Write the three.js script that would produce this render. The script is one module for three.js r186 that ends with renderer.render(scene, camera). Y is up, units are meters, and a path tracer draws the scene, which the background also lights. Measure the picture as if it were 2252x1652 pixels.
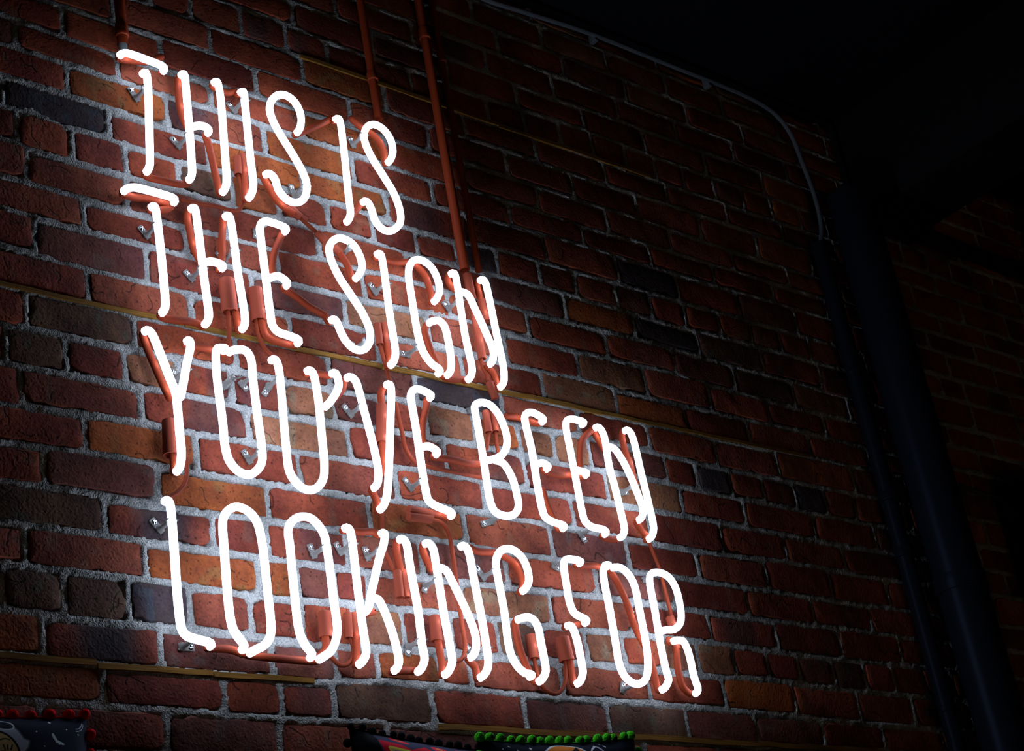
import * as THREE from 'three';
import { mergeGeometries, toCreasedNormals } from 'three/addons/utils/BufferGeometryUtils.js';
import { RoundedBoxGeometry } from 'three/addons/geometries/RoundedBoxGeometry.js';

// ---------- camera, background, exposure ----------
const scene = new THREE.Scene();
scene.background = new THREE.Color(0x000000);
const camera = new THREE.PerspectiveCamera(24.018, 2252 / 1652, 0.05, 60);
camera.position.set(0, 1.5, 2.42);
camera.quaternion.setFromRotationMatrix(new THREE.Matrix4().makeBasis(
  new THREE.Vector3(0.759112, -0.159498, 0.631118), new THREE.Vector3(-0.171125, 0.886523, 0.429875), new THREE.Vector3(-0.628065, -0.434323, 0.645676)));
const renderer = new THREE.WebGLRenderer({ antialias: true });
renderer.toneMapping = THREE.LinearToneMapping;
renderer.toneMappingExposure = 1.0;
renderer.shadowMap.enabled = true;
// the neon: radiance of the glowing glass, and the share that comes from lamps set inside the glass
const NEON = new THREE.Color().setRGB(0.77, 0.92, 1.17), GLOW = 3.8, LAMP_RADIANCE = 0.7, LAMP_STEP = 0.05;
const UNSEEN_LAMP = new THREE.Color().setRGB(1, 0.94, 0.82), UNSEEN_LAMP_CANDELA = [1.3, 2.3];  // colour and strength of unseen lamps behind the viewer that light the far bricks

// ---------- helpers ----------
let seed = 7;
const rand = () => { seed = (seed * 1664525 + 1013904223) >>> 0; return seed / 4294967296; };
const rr = (a, b) => a + (b - a) * rand();
const V = (x, y, z) => new THREE.Vector3(x, y, z);
const lerp = (a, b, t) => a + (b - a) * t, clamp = (x, a, b) => Math.min(b, Math.max(a, x));
const smooth = (a, b, x) => { const t = clamp((x - a) / (b - a), 0, 1); return t * t * (3 - 2 * t); };
const names = {};
const numbered = (n) => { const k = (names[n] = (names[n] ?? -1) + 1); return k ? `${n}_${String(k).padStart(3, '0')}` : n; };
function put(o, parent) { o.traverse((m) => { if (m.isMesh) { m.castShadow = true; m.receiveShadow = true; } }); parent.add(o); return o; }
const flat = (g) => (g.index ? g.toNonIndexed() : g);
const mesh = (name, g, m, parent) => { const o = new THREE.Mesh(g, m); o.name = numbered(name); return put(o, parent); };
function thing(name, label, category, group) {
  const o = new THREE.Group(); o.name = numbered(name); o.userData = { label, category }; if (group) o.userData.group = group;
  scene.add(o); return o;
}
const struct = (o) => { o.userData.kind = 'structure'; return o; };
// value noise, tiling every n cells
function lattice(n, s) { const a = new Float32Array(n * n); let q = s; for (let i = 0; i < a.length; i++) { q = (q * 1664525 + 1013904223) >>> 0; a[i] = q / 4294967296; } return a; }
function noise2(n, s) {
  const a = lattice(n, s);
  return (x, y) => {
    x *= n; y *= n; let i = Math.floor(x), j = Math.floor(y); let u = x - i, v = y - j; u = u * u * (3 - 2 * u); v = v * v * (3 - 2 * v);
    i = ((i % n) + n) % n; j = ((j % n) + n) % n; const i1 = (i + 1) % n, j1 = (j + 1) % n;
    return lerp(lerp(a[j * n + i], a[j * n + i1], u), lerp(a[j1 * n + i], a[j1 * n + i1], u), v);
  };
}
function tex(size, fn, srgb, channels = 4) {
  const d = new Uint8Array(size * size * 4);
  for (let y = 0; y < size; y++) for (let x = 0; x < size; x++) {
    const c = fn(x / size, y / size, x, y), o = (y * size + x) * 4;
    d[o] = clamp(c[0], 0, 1) * 255; d[o + 1] = clamp(c[1], 0, 1) * 255; d[o + 2] = clamp(c[2], 0, 1) * 255; d[o + 3] = 255;
  }
  const t = new THREE.DataTexture(d, size, size); t.wrapS = t.wrapT = THREE.RepeatWrapping; t.magFilter = THREE.LinearFilter; t.minFilter = THREE.LinearMipmapLinearFilter; t.generateMipmaps = true;
  if (srgb) t.colorSpace = THREE.SRGBColorSpace; t.needsUpdate = true; return t;
}

// ---------- materials ----------
// brick: one tile is 0.8 m; mottled clay, pits, drag marks and fine cracks
const SZ = 1024;
const n8 = noise2(8, 11), n24 = noise2(24, 12), n70 = noise2(70, 13), n200 = noise2(200, 14), n400 = noise2(400, 15), nB = noise2(30, 16);
const crack = new Float32Array(SZ * SZ);
{
  const dot = (x, y, v, r) => { for (let j = -r; j <= r; j++) for (let i = -r; i <= r; i++) { const X = (Math.round(x) + i + SZ) % SZ, Y = (Math.round(y) + j + SZ) % SZ, k = Y * SZ + X; crack[k] = Math.max(crack[k], v * (1 - Math.hypot(i, j) / (r + 1))); } };
  for (let c = 0; c < 90; c++) {
    let x = rr(0, SZ), y = rr(0, SZ), a = rr(0, 6.3); const len = rr(15, 70), w = rand() < 0.3 ? 2 : 1;
    for (let k = 0; k < len; k++) { dot(x, y, rr(0.5, 1), w); a += rr(-0.32, 0.32); x = (x + Math.cos(a) + SZ) % SZ; y = (y + Math.sin(a) + SZ) % SZ; }
  }
  for (let c = 0; c < 2600; c++) dot(rr(0, SZ), rr(0, SZ), rr(0.2, 0.9), rand() < 0.15 ? 3 : rand() < 0.5 ? 2 : 1);
}
const clay = (u, v, x, y) => 0.5 * n8(u, v) + 0.3 * n24(u, v) + 0.2 * n70(u, v);
const brickMap = tex(SZ, (u, v, x, y) => {
  const m = clay(u, v), f = n200(u, v) * 0.6 + n400(u, v) * 0.4, c = crack[y * SZ + x], s = smooth(0.72, 0.9, nB(u, v));
  let k = (0.62 + 0.5 * m + 0.22 * (f - 0.5)) * (1 - 0.62 * c);
  k = k / 1.02;
  return [k * lerp(1, 0.98, s), k * lerp(0.97 + 0.1 * (m - 0.5), 1.16, s), k * lerp(0.95 + 0.12 * (n24(v, u) - 0.5), 1.22, s)];
}, true);
const brickBump = tex(SZ, (u, v, x, y) => { const h = 0.45 * clay(u, v) + 0.3 * n200(u, v) + 0.25 * n400(u, v) - 0.55 * crack[y * SZ + x] + 0.15; return [h, h, h]; });
const brickMat = new THREE.MeshPhysicalMaterial({ specularIntensity: 0.35, map: brickMap, bumpMap: brickBump, bumpScale: 0.0014, roughness: 0.85, vertexColors: true });
const mortarMap = tex(SZ, (u, v) => { const k = 0.72 + 0.16 * n24(u, v) + 0.16 * n200(u, v) + 0.26 * (n400(u, v) - 0.5); return [k, k * 0.995, k * 0.985]; }, true);
const mortarBump = tex(SZ, (u, v) => { const h = 0.25 * n70(u, v) + 0.4 * n200(u, v) + 0.45 * n400(u, v); return [h, h, h]; });
const mortarMat = new THREE.MeshPhysicalMaterial({ specularIntensity: 0.3, color: new THREE.Color().setRGB(0.52, 0.52, 0.51), map: mortarMap, bumpMap: mortarBump, bumpScale: 0.003, roughness: 0.95 });
const nW = noise2(40, 21), nX = noise2(90, 22);
const woodMap = tex(512, (u, v) => { const k = 0.55 + 0.3 * nW(u * 0.1, v) + 0.25 * nX(u * 0.1, v); return [k, k * 0.96, k * 0.9]; }, true);
const std = (r, g, b, roughness = 0.6, o = {}) => new THREE.MeshPhysicalMaterial({ specularIntensity: o.metalness ? 1 : 0.4, color: new THREE.Color().setRGB(r, g, b), roughness, ...o });
const stripMat = std(0.38, 0.19, 0.032, 0.9, { map: woodMap });
const shelfMat = std(0.16, 0.08, 0.035, 0.6, { map: woodMap });
const glowMat = new THREE.MeshStandardMaterial({ color: 0xffffff, roughness: 0.25, emissive: NEON, emissiveIntensity: GLOW });
const paintMat = std(0.29, 0.036, 0.009, 0.65);
const capMat = std(0.28, 0.048, 0.022, 0.75);
const wireMat = std(0.27, 0.04, 0.013, 0.7);
const pipeMat = std(0.29, 0.037, 0.01, 0.55);
const clearMat = new THREE.MeshPhysicalMaterial({ color: new THREE.Color().setRGB(0.34, 0.32, 0.3), roughness: 0.3, transmission: 0.45, thickness: 0, specularIntensity: 0.5 });
const chromeMat = std(0.85, 0.86, 0.88, 0.16, { metalness: 1 });
const blackMat = new THREE.MeshPhysicalMaterial({ color: new THREE.Color().setRGB(0.006, 0.007, 0.011), roughness: 0.36, specularIntensity: 0.16, specularColor: new THREE.Color().setRGB(0.55, 0.68, 1) });
const darkMat = new THREE.MeshPhysicalMaterial({ color: new THREE.Color().setRGB(0.006, 0.006, 0.007), roughness: 0.9, specularIntensity: 0.1 });
const ceilMat = new THREE.MeshPhysicalMaterial({ color: new THREE.Color().setRGB(0.004, 0.0045, 0.007), roughness: 0.95, specularIntensity: 0.1 });
const steelMat = std(0.35, 0.36, 0.37, 0.4, { metalness: 0.6 });

// ---------- the brick wall ----------
const CEIL = 4.215, U0 = -1, U1 = 6.2;
const wall = struct(new THREE.Group()); wall.name = 'wall_back'; scene.add(wall);
const edge = noise2(64, 31), edge2 = noise2(256, 32), relief = noise2(128, 33);
const TONES = [ // linear clay colours: light red, red, deep red, brown red; slate; orange; tan; plum; brown
  [[0.4, 0.082, 0.038], [0.36, 0.075, 0.04], [0.31, 0.062, 0.034], [0.33, 0.082, 0.048], [0.39, 0.096, 0.05], [0.27, 0.055, 0.034]],
  [[0.085, 0.058, 0.066]], [[0.42, 0.105, 0.03]], [[0.34, 0.14, 0.075]], [[0.22, 0.07, 0.055]], [[0.17, 0.085, 0.055]], [[0.32, 0.07, 0.042]]];
function brickShape(u0, u1, v0, v1, tone, cheap) { // corner-rounded, chipped block with a bevelled, slightly uneven face
  const c0 = rr(0.0035, 0.008), c1 = rr(0.0035, 0.008), cb = rr(0.005, 0.01), ct = rr(0.005, 0.01);
  const x0 = u0 + c0, x1 = u1 - c1, y0 = v0 + cb, y1 = v1 - ct, w = x1 - x0, h = y1 - y0;
  const nx = cheap ? 2 : Math.max(4, Math.round(w / 0.018)), ny = cheap ? 1 : 4, ring = [];
  for (let i = 0; i < nx; i++) ring.push([i / nx, 0]);
  for (let j = 0; j < ny; j++) ring.push([1, j / ny]);
  for (let i = 0; i < nx; i++) ring.push([1 - i / nx, 1]);
  for (let j = 0; j < ny; j++) ring.push([0, 1 - j / ny]);
  const s = rr(0, 50), rc = [rr(0.002, 0.011), rr(0.002, 0.011), rr(0.002, 0.011), rr(0.002, 0.011)];
  const tilt = rr(-0.001, 0.001), tiltY = rr(-0.0008, 0.0008), z = rr(0.0012, 0.003), skew = rr(-0.003, 0.003);
  const out = ring.map(([a, b], i) => {
    let x = x0 + w * a + skew * (b - 0.5) * 2, y = y0 + h * b; const kx = 2 * a - 1, ky = 2 * b - 1;
    if (!cheap) {
      const q = (edge2(s + i * 0.021, s * 0.3) - 0.5) * 0.0042 + (edge(s + i * 0.06, s * 0.7) - 0.5) * 0.005;
      if (Math.abs(ky) === 1) y += ky * q; if (Math.abs(kx) === 1) x += kx * q;
      const corner = (a === 0 || a === 1) && (b === 0 || b === 1) ? rc[(a === 1 ? 1 : 0) + (b === 1 ? 2 : 0)] * 0.5 : 0;
      x -= Math.sign(kx) * corner; y -= Math.sign(ky) * corner;
      if (rand() < 0.05) { x -= kx * 0.004; y -= ky * 0.004; }
    }
    return [x, y];
  });
  const cx = (x0 + x1) / 2, cy = (y0 + y1) / 2, N = out.length, pos = [], col = [], uv = [], idx = [];
  const ou = rr(0, 4), ov = rr(0, 4), base = TONES[tone][Math.floor(rand() * TONES[tone].length)], g0 = rr(0.86, 1.14), gl = rr(-0.12, 0.12);
  const burn = tone === 6 ? [0.05, 1] : rand() < 0.16 && tone === 0 ? [rr(-0.6, 0.6), rr(0.35, 0.75)] : null;
  const add = (x, y, zz, dim) => {
    pos.push(x, y, zz); uv.push((x - cx) / 0.8 + ou, (y - cy + zz) / 0.8 + ov);
    const a = ((x - cx) / w) * 2; let k = g0 * (1 + gl * a) * dim, c = base.map((q) => q * k);
    if (burn) { const t = smooth(0.75, 0.3, Math.abs(a - burn[0])) * burn[1]; c = c.map((q, i) => lerp(q, [0.085, 0.056, 0.062][i], t)); }
    col.push(...c);
  };
  const face = (x, y) => z + tilt * ((x - cx) / w) * 2 + tiltY * ((y - cy) / h) * 2 + (cheap ? 0 : (relief(x * 0.8 + s, y * 0.8) - 0.5) * 0.0018);
  const inset = (p, d) => { const X = clamp(p[0], x0 + d, x1 - d), Y = clamp(p[1], y0 + d, y1 - d); return [lerp(p[0], X, 1), lerp(p[1], Y, 1)]; };
  const bev = cheap ? 0.004 : rr(0.0018, 0.0034);
  for (const p of out) add(p[0], p[1], -0.03, 1);
  for (const p of out) add(p[0], p[1], face(p[0], p[1]) - bev, 1);
  const inn = out.map((p) => inset(p, bev)); for (const p of inn) add(p[0], p[1], face(p[0], p[1]), 1);
  for (let r = 0; r < 2; r++) for (let i = 0; i < N; i++) { const a = r * N + i, b = r * N + ((i + 1) % N); idx.push(a, b, a + N, b, b + N, a + N); }
  // face: a spine of points along the middle so that tone and relief can vary over it
  const m = 2 * N; 
  const spine = []; for (let i = 1; i < nx; i++) { spine.push(pos.length / 3); add(x0 + (w * i) / nx, cy + rr(-0.006, 0.006), face(x0 + (w * i) / nx, cy), 1); }
  const bot = (i) => m + i, topI = (i) => m + ((nx + ny + (nx - i)) % N), rightJ = (j) => m + nx + j, leftJ = (j) => m + ((2 * nx + 2 * ny - j) % N);
  for (let i = 1; i < nx - 1; i++) { idx.push(bot(i), bot(i + 1), spine[i - 1], bot(i + 1), spine[i], spine[i - 1]); idx.push(spine[i - 1], spine[i], topI(i), spine[i], topI(i + 1), topI(i)); }
  const sl = spine[0], sr = spine[spine.length - 1];
  idx.push(bot(0), bot(1), sl, topI(1), topI(0), sl); for (let j = 0; j < ny; j++) idx.push(leftJ(j + 1), leftJ(j), sl);
  idx.push(bot(nx - 1), bot(nx), sr, topI(nx), topI(nx - 1), sr); for (let j = 0; j < ny; j++) idx.push(rightJ(j), rightJ(j + 1), sr);
  const g = new THREE.BufferGeometry();
  g.setAttribute('position', new THREE.Float32BufferAttribute(pos, 3)); g.setAttribute('uv', new THREE.Float32BufferAttribute(uv, 2)); g.setAttribute('color', new THREE.Float32BufferAttribute(col, 3));
  g.setIndex(idx); g.computeVertexNormals(); return g;
}
const restBricks = []; let upper = null;
// one course: the bed joint above it (mean height, then how it wanders: x, dy in mm), its head joints in mm, which bricks show large (runs), and odd-coloured ones
const pending = [];
function course(y, wander, heads, shown, tones) { pending.push({ y: y / 1000, wander, heads, shown, tones }); }
const bedAt = (c, x) => {
  const w = c.wander; if (w.length < 2) return c.y; x *= 1000;
  if (x <= w[0]) return c.y + w[1] / 1000;
  for (let i = 2; i < w.length; i += 2) if (x <= w[i]) return c.y + lerp(w[i - 1], w[i + 1], (x - w[i - 2]) / (w[i] - w[i - 2])) / 1000;
  return c.y + w[w.length - 1] / 1000;
};
course(4243, [], [-1000,-896,-669,-447,-220,-1,210,437,661,888,1113,1337,1556,1771,1991,2212,2423,2637,2853,3080,3304,3517,3742,3955,4177,4390,4601,4827,5041,5255,5483,5709,5925,6153,6200], [17, 19], {});
course(4170, [], [-1000,-842,-630,-416,-203,14,230,457,684,907,1134,1349,1570,1781,2003,2220,2436,2661,2881,3097,3316,3539,3751,3979,4190,4414,4639,4850,5075,5292,5513,5724,5935,6149,6200], [16, 20], {});
course(4096, [], [-1000,-809,-593,-380,-153,58,284,509,733,945,1170,1390,1607,1823,2051,2278,2502,2716,2929,3156,3373,3600,3820,4036,4253,4467,4679,4892,5115,5343,5557,5768,5996,6200], [15, 20], {});
course(4023, [], [-1000,-844,-622,-395,-171,42,267,486,698,925,1136,1354,1573,1798,2019,2234,2452,2663,2882,3095,3313,3526,3752,3968,4186,4415,4640,4868,5087,5306,5530,5749,5965,6200], [14, 20], {});
course(3950, [2120,3,2211,-1,2352,4,2529,-2,2637,-5,2857,1], [-1000,-755,-531,-314,-88,137,352,565,781,1001,1223,1450,1678,1896,2108,2320,2532,2748,2959,3182,3406,3623,3846,4061,4281,4505,4728,4944,5171,5393,5614,5825,6045,6200], [12, 20], {});
course(3878, [1730,5,1811,7,1863,10,1936,-2,2038,-5,2107,-7,2251,3,2336,-9,2521,-3,2678,5,2964,-5], [-1000,-956,-842,-730,-615,-500,-391,-278,-166,-50,66,180,295,410,521,636,750,863,974,1089,1202,1317,1428,1542,1636,1758,1872,1975,2090,2204,2316,2428,2541,2656,2761,2874,2977,3080,3194,3303,3417,3530,3644,3755,3868,3983,4096,4210,4317,4426,4538,4651,4761,4874,4988,5095,5207,5317,5425,5533,5644,5753,5862,5970,6082,6200], [24, 25, 27, 27], {});
course(3805, [1796,1,1866,4,2061,1,2263,6,2323,-6,2544,1,2852,-7], [-1000,-937,-715,-504,-287,-61,152,369,585,803,1014,1240,1455,1676,1903,2122,2345,2562,2785,2998,3218,3435,3655,3883,4108,4326,4551,4773,4990,5204,5425,5645,5873,6101,6200], [12, 21], {});
course(3733, [1326,-2,1439,-3,1553,-1,1676,5,1770,-4,1863,2,1955,1,2076,0,2165,3,2250,0,2441,3,2681,-4,2905,0], [-1000,-843,-625,-399,-177,36,258,478,691,902,1128,1345,1558,1778,2015,2231,2457,2661,2876,3097,3312,3528,3755,3973,4200,4427,4648,4864,5091,5311,5529,5745,5973,6200], [10, 21], {});
course(3658, [1218,7,1315,-1,1433,-5,1574,-5,1668,2,1765,5,1859,0,1944,2,2133,1,2253,-1,2326,4,2527,0,2664,-2,2865,1,3186,-8], [-1000,-938,-722,-502,-291,-66,159,375,593,815,1028,1247,1457,1665,1883,2100,2318,2536,2756,2970,3195,3410,3625,3839,4067,4283,4504,4723,4945,5166,5390,5603,5827,6043,6200], [11, 21], {14: 2});
course(3589, [1225,4,1367,7,1463,1,1550,2,1667,4,1768,6,1862,1,1975,1,2092,-3,2189,-9,2256,-8,2318,-1,2435,0,2534,0,2665,-8,2846,-1,3122,-2], [-1000,-833,-614,-399,-187,34,258,475,693,913,1129,1346,1559,1784,2001,2215,2436,2661,2882,3108,3329,3540,3764,3982,4203,4426,4648,4867,5094,5311,5529,5755,5969,6200], [10, 21], {11: 2});
course(3518, [1237,5,1345,5,1458,1,1546,-8,1643,-6,1745,2,1835,-4,1955,-3,2032,-7,2145,-3,2244,-4,2305,0,2447,6,2633,9,2869,5,3125,7], [-1000,-771,-550,-331,-118,109,333,549,767,990,1216,1428,1645,1863,2080,2305,2529,2755,2960,3174,3395,3619,3831,4046,4271,4496,4718,4929,5153,5381,5609,5832,6044,6200], [10, 21], {17: 1, 10: 1, 13: 2, 12: 2});
course(3446, [1211,8,1272,15,1329,-2,1383,4,1476,1,1556,-7,1636,-2,1706,4,1882,-1,1970,1,2125,-10,2250,-11,2333,1,2485,1,2613,-2,2749,1,2972,-1], [-1000,-873,-759,-646,-538,-430,-319,-211,-103,10,119,230,343,452,568,678,787,901,1017,1130,1240,1349,1460,1572,1692,1800,1918,2031,2145,2253,2370,2495,2605,2731,2848,2962,3086,3198,3308,3421,3533,3649,3760,3868,3981,4090,4203,4315,4431,4544,4657,4767,4879,4989,5103,5215,5324,5434,5544,5658,5768,5882,5995,6103,6200], [20, 30], {29: 1, 24: 2});
course(3374, [1208,9,1313,-1,1435,0,1550,-2,1629,-2,1718,-9,1858,1,1981,4,2104,-6,2252,1,2342,1,2416,4,2542,5,2672,0,2868,-5,3079,0], [-1000,-927,-704,-493,-268,-52,168,394,609,830,1043,1255,1456,1671,1887,2110,2333,2556,2773,2987,3214,3437,3651,3864,4092,4314,4540,4753,4974,5191,5406,5623,5844,6061,6200], [11, 23], {18: 1, 17: 2, 16: 4});
course(3298, [1227,5,1321,2,1381,0,1450,-2,1543,-6,1622,-5,1716,-2,1787,-9,1866,3,1969,0,2077,5,2221,1,2349,10,2434,1,2647,4,2849,6,3076,-1,3318,-2,3547,-12], [-1000,-850,-627,-406,-185,35,261,479,704,926,1151,1364,1575,1780,1985,2206,2428,2666,2883,3090,3307,3520,3731,3945,4157,4383,4602,4826,5037,5256,5482,5704,5922,6141,6200], [10, 22], {});
course(3228, [1203,7,1306,2,1401,3,1505,2,1584,0,1726,0,1816,-4,1929,-2,2065,1,2220,12,2361,4,2507,-1,2636,0,2870,6,3054,-4,3243,-9,3419,-7,3559,-9], [-1000,-896,-681,-467,-252,-36,177,403,621,838,1052,1265,1486,1713,1929,2139,2349,2558,2771,2983,3189,3399,3618,3829,4056,4273,4501,4723,4946,5165,5392,5605,5827,6043,6200], [10, 23], {13: 4, 11: 4});
course(3153, [1200,6,1295,0,1395,-5,1493,-2,1607,-7,1762,-3,1847,2,1963,2,2068,0,2180,9,2356,0,2473,0,2546,8,2692,-1,2846,-3,3031,-2,3294,3,3495,-4], [-1000,-807,-591,-373,-146,72,284,499,710,924,1138,1362,1574,1790,1999,2215,2439,2657,2879,3094,3314,3547,3763,3987,4210,4423,4638,4861,5088,5310,5529,5756,5967,6200], [10, 23], {});
course(3080, [1198,0,1427,-5,1746,-4,1865,1,2165,4,2304,3,2512,-1,2764,0,3009,-2,3285,6], [-1000,-944,-724,-498,-286,-73,143,363,591,812,1023,1241,1450,1661,1871,2083,2309,2525,2740,2957,3174,3459,3671,3886,4098,4315,4527,4742,4960,5176,5388,5599,5827,6041,6200], [11, 23], {15: 1, 14: 4, 11: 5});
course(3007, [1195,-4,1317,-2,1421,-4,1543,-1,1771,-5,1925,-5,2030,6,2185,12,2334,-1,2476,6,2637,7,2787,1,2985,-5,3180,0,3545,-1], [-1000,-921,-810,-695,-581,-467,-357,-244,-132,-20,88,197,313,426,541,654,762,873,981,1093,1204,1311,1425,1534,1644,1758,1871,1984,2097,2220,2342,2439,2540,2657,2774,2875,2986,3098,3212,3324,3436,3551,3660,3769,3879,3988,4102,4217,4327,4436,4544,4654,4762,4873,4986,5096,5204,5318,5426,5535,5645,5756,5864,5976,6086,6200], [20, 30, 32, 33], {38: 1, 35: 1, 22: 3, 25: 3, 28: 3, 30: 3, 31: 3});
course(2933, [1192,-5,1304,-5,1414,-3,1549,0,1644,-5,1762,-7,1873,0,2048,6,2218,10,2314,9,2458,3,2711,7,2962,-2,3100,1,3312,-4,3550,-5], [-1000,-780,-553,-331,-105,113,334,558,780,1007,1227,1452,1672,1897,2131,2341,2572,2803,3011,3254,3487,3710,3925,4150,4368,4581,4792,5006,5221,5444,5660,5872,6096,6200], [10, 22], {12: 3});
course(2859, [1189,-10,1254,-5,1347,0,1458,3,1554,-2,1659,0,1780,-4,1904,-2,2052,3,2231,5,2346,0,2510,4,2708,3,2941,2,3167,1,3383,-3,3548,-1], [-1000,-838,-620,-402,-187,34,261,487,704,917,1129,1340,1556,1773,1997,2218,2455,2682,2910,3127,3338,3559,3784,4008,4220,4440,4654,4877,5096,5323,5548,5761,5977,6200], [10, 22], {11: 2});
course(2785, [1187,-4,1294,-3,1384,4,1464,-2,1559,-6,1708,-4,1824,-3,1921,-4,2052,4,2209,9,2308,4,2457,2,2668,-3,2916,-4,3133,3,3431,-1,3718,5], [-1000,-953,-728,-515,-294,-66,154,381,605,823,1042,1261,1473,1694,1922,2153,2380,2597,2811,3036,3261,3477,3710,3921,4132,4360,4571,4792,5011,5238,5455,5670,5885,6100,6200], [10, 22], {12: 2, 11: 4});
course(2710, [1184,2,1279,3,1367,1,1458,-4,1577,-5,1696,-1,1787,-3,1885,2,2010,5,2144,9,2307,1,2389,2,2594,-2,2740,0,2889,-1,3003,0,3160,-3,3452,-2,3708,-6], [-1000,-840,-623,-401,-175,50,278,493,710,925,1149,1366,1574,1685,1858,2031,2244,2488,2718,2948,3171,3382,3607,3827,4038,4252,4464,4687,4914,5128,5353,5569,5792,6018,6200], [10, 23], {11: 6, 10: 5});
course(2637, [1182,4,1286,2,1396,1,1510,-1,1647,-1,1751,-4,1912,-5,2122,0,2246,-2,2422,3,2612,5,2794,1,2871,-1,3182,1,3473,0,3683,0], [-1000,-948,-732,-521,-304,-87,127,348,568,779,996,1221,1437,1661,1741,1821,1897,2117,2343,2573,2803,3021,3244,3465,3683,3893,4112,4335,4553,4781,5006,5233,5456,5678,5898,6123,6200], [11, 24], {14: 4, 17: 3});
course(2565, [1179,5,1304,4,1435,3,1527,0,1650,-7,1781,-2,1943,1,2101,2,2191,5,2307,-1,2488,1,2628,4,2848,1,2976,-2,3223,-5,3534,-2,3704,-1], [-1000,-952,-837,-721,-607,-493,-385,-271,-161,-45,65,179,294,406,517,625,733,844,956,1069,1182,1285,1401,1516,1637,1741,1852,1964,2078,2192,2307,2422,2528,2638,2747,2858,2969,3072,3192,3304,3409,3529,3644,3758,3871,3981,4093,4208,4318,4434,4547,4658,4765,4876,4985,5099,5214,5330,5443,5554,5663,5776,5889,6003,6114,6200], [20, 35, 37, 37], {22: 1, 38: 5, 21: 5, 31: 3, 40: 2, 26: 3, 20: 5});
course(2489, [1177,3,1299,-2,1418,-2,1543,-1,1618,-3,1694,-6,1822,-7,2000,0,2209,1,2387,4,2572,5,2825,1,2954,8,3219,-2,3545,1,3709,1], [-1000,-935,-724,-509,-285,-63,151,377,599,814,1030,1245,1453,1670,1804,1894,2037,2111,2340,2579,2806,3031,3251,3455,3681,3907,4130,4348,4566,4786,5013,5229,5445,5666,5894,6108,6200], [10, 24], {11: 6, 10: 2, 12: 4, 13: 4, 20: 2, 15: 2});
course(2416, [1174,3,1468,-5,1667,-4,1745,-6,1892,6,2016,7,2179,2,2337,0,2569,4,2802,1,2970,0,3308,-5,3710,-5], [-1000,-838,-626,-403,-180,42,263,477,691,912,1133,1346,1568,1680,1790,2009,2231,2446,2669,2883,3103,3312,3537,3765,3981,4207,4429,4656,4870,5093,5319,5538,5750,5964,6200], [10, 22], {10: 2, 16: 4, 17: 5, 18: 4});
course(2344, [1172,5,1312,2,1484,1,1646,-2,1714,-2,1867,2,2032,-1,2288,-4,2514,-4,2780,0,3167,4], [-1000,-763,-536,-313,-88,137,361,585,797,1019,1232,1454,1669,1896,2109,2321,2533,2748,2965,3184,3406,3630,3842,4060,4280,4498,4711,4932,5149,5372,5591,5819,6046,6200], [9, 15], {});
course(2270, [], [-1000,-825,-605,-389,-172,55,279,496,715,927,1143,1367,1591,1812,2028,2245,2470,2690,2902,3120,3335,3557,3769,3985,4197,4416,4644,4864,5082,5309,5521,5738,5963,6200], [], {});
course(2197, [], [-1000,-894,-675,-457,-229,-15,197,417,634,853,1068,1279,1495,1722,1945,2165,2376,2594,2818,3037,3258,3484,3707,3928,4140,4351,4575,4793,5019,5244,5471,5689,5917,6141,6200], [], {});
course(2124, [], [-1000,-904,-797,-687,-572,-456,-345,-237,-126,-17,92,206,316,427,537,649,758,875,991,1102,1217,1333,1446,1554,1664,1780,1896,2003,2113,2224,2334,2448,2559,2674,2782,2895,3011,3125,3233,3341,3455,3566,3676,3788,3901,4017,4127,4239,4349,4462,4576,4685,4796,4910,5018,5132,5244,5356,5469,5583,5691,5803,5911,6022,6133,6200], [], {});
course(2050, [], [-1000,-746,-518,-290,-63,160,380,598,825,1047,1265,1492,1705,1923,2147,2367,2584,2811,3027,3248,3473,3686,3903,4122,4343,4557,4776,4988,5200,5417,5630,5858,6073,6200], [], {});
course(1977, [], [-1000,-828,-610,-384,-168,47,268,486,708,933,1148,1372,1586,1799,2011,2234,2455,2666,2877,3102,3322,3548,3759,3980,4193,4417,4638,4859,5074,5301,5514,5726,5949,6200], [], {});
course(1904, [], [-1000,-898,-682,-467,-243,-30,195,417,629,853,1079,1301,1525,1745,1971,2190,2404,2618,2834,3061,3275,3488,3704,3917,4135,4356,4579,4792,5005,5225,5448,5666,5887,6114,6200], [], {});
course(1830, [], [-1000,-947,-734,-518,-293,-68,150,372,593,819,1039,1259,1476,1702,1917,2139,2361,2589,2802,3026,3242,3455,3677,3902,4123,4335,4563,4780,5002,5225,5441,5659,5875,6087,6200], [], {});
course(1757, [], [-1000,-839,-626,-407,-180,44,272,486,702,913,1139,1357,1572,1783,2004,2220,2432,2652,2879,3106,3325,3538,3762,3975,4195,4407,4635,4855,5074,5289,5510,5738,5956,6200], [], {});
course(1684, [], [-1000,-944,-831,-717,-605,-495,-381,-271,-159,-46,70,181,293,409,517,625,738,853,963,1079,1192,1303,1412,1526,1640,1748,1865,1974,2083,2191,2302,2416,2531,2640,2753,2862,2975,3084,3195,3303,3417,3526,3640,3751,3863,3977,4089,4204,4320,4430,4540,4656,4764,4876,4987,5103,5212,5325,5440,5554,5661,5777,5887,6003,6116,6200], [], {});
course(1611, [], [-1000,-812,-601,-382,-168,57,278,501,721,945,1161,1384,1608,1834,2045,2265,2484,2697,2911,3139,3365,3580,3805,4027,4245,4467,4681,4897,5108,5330,5551,5775,5994,6200], [], {});
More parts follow.
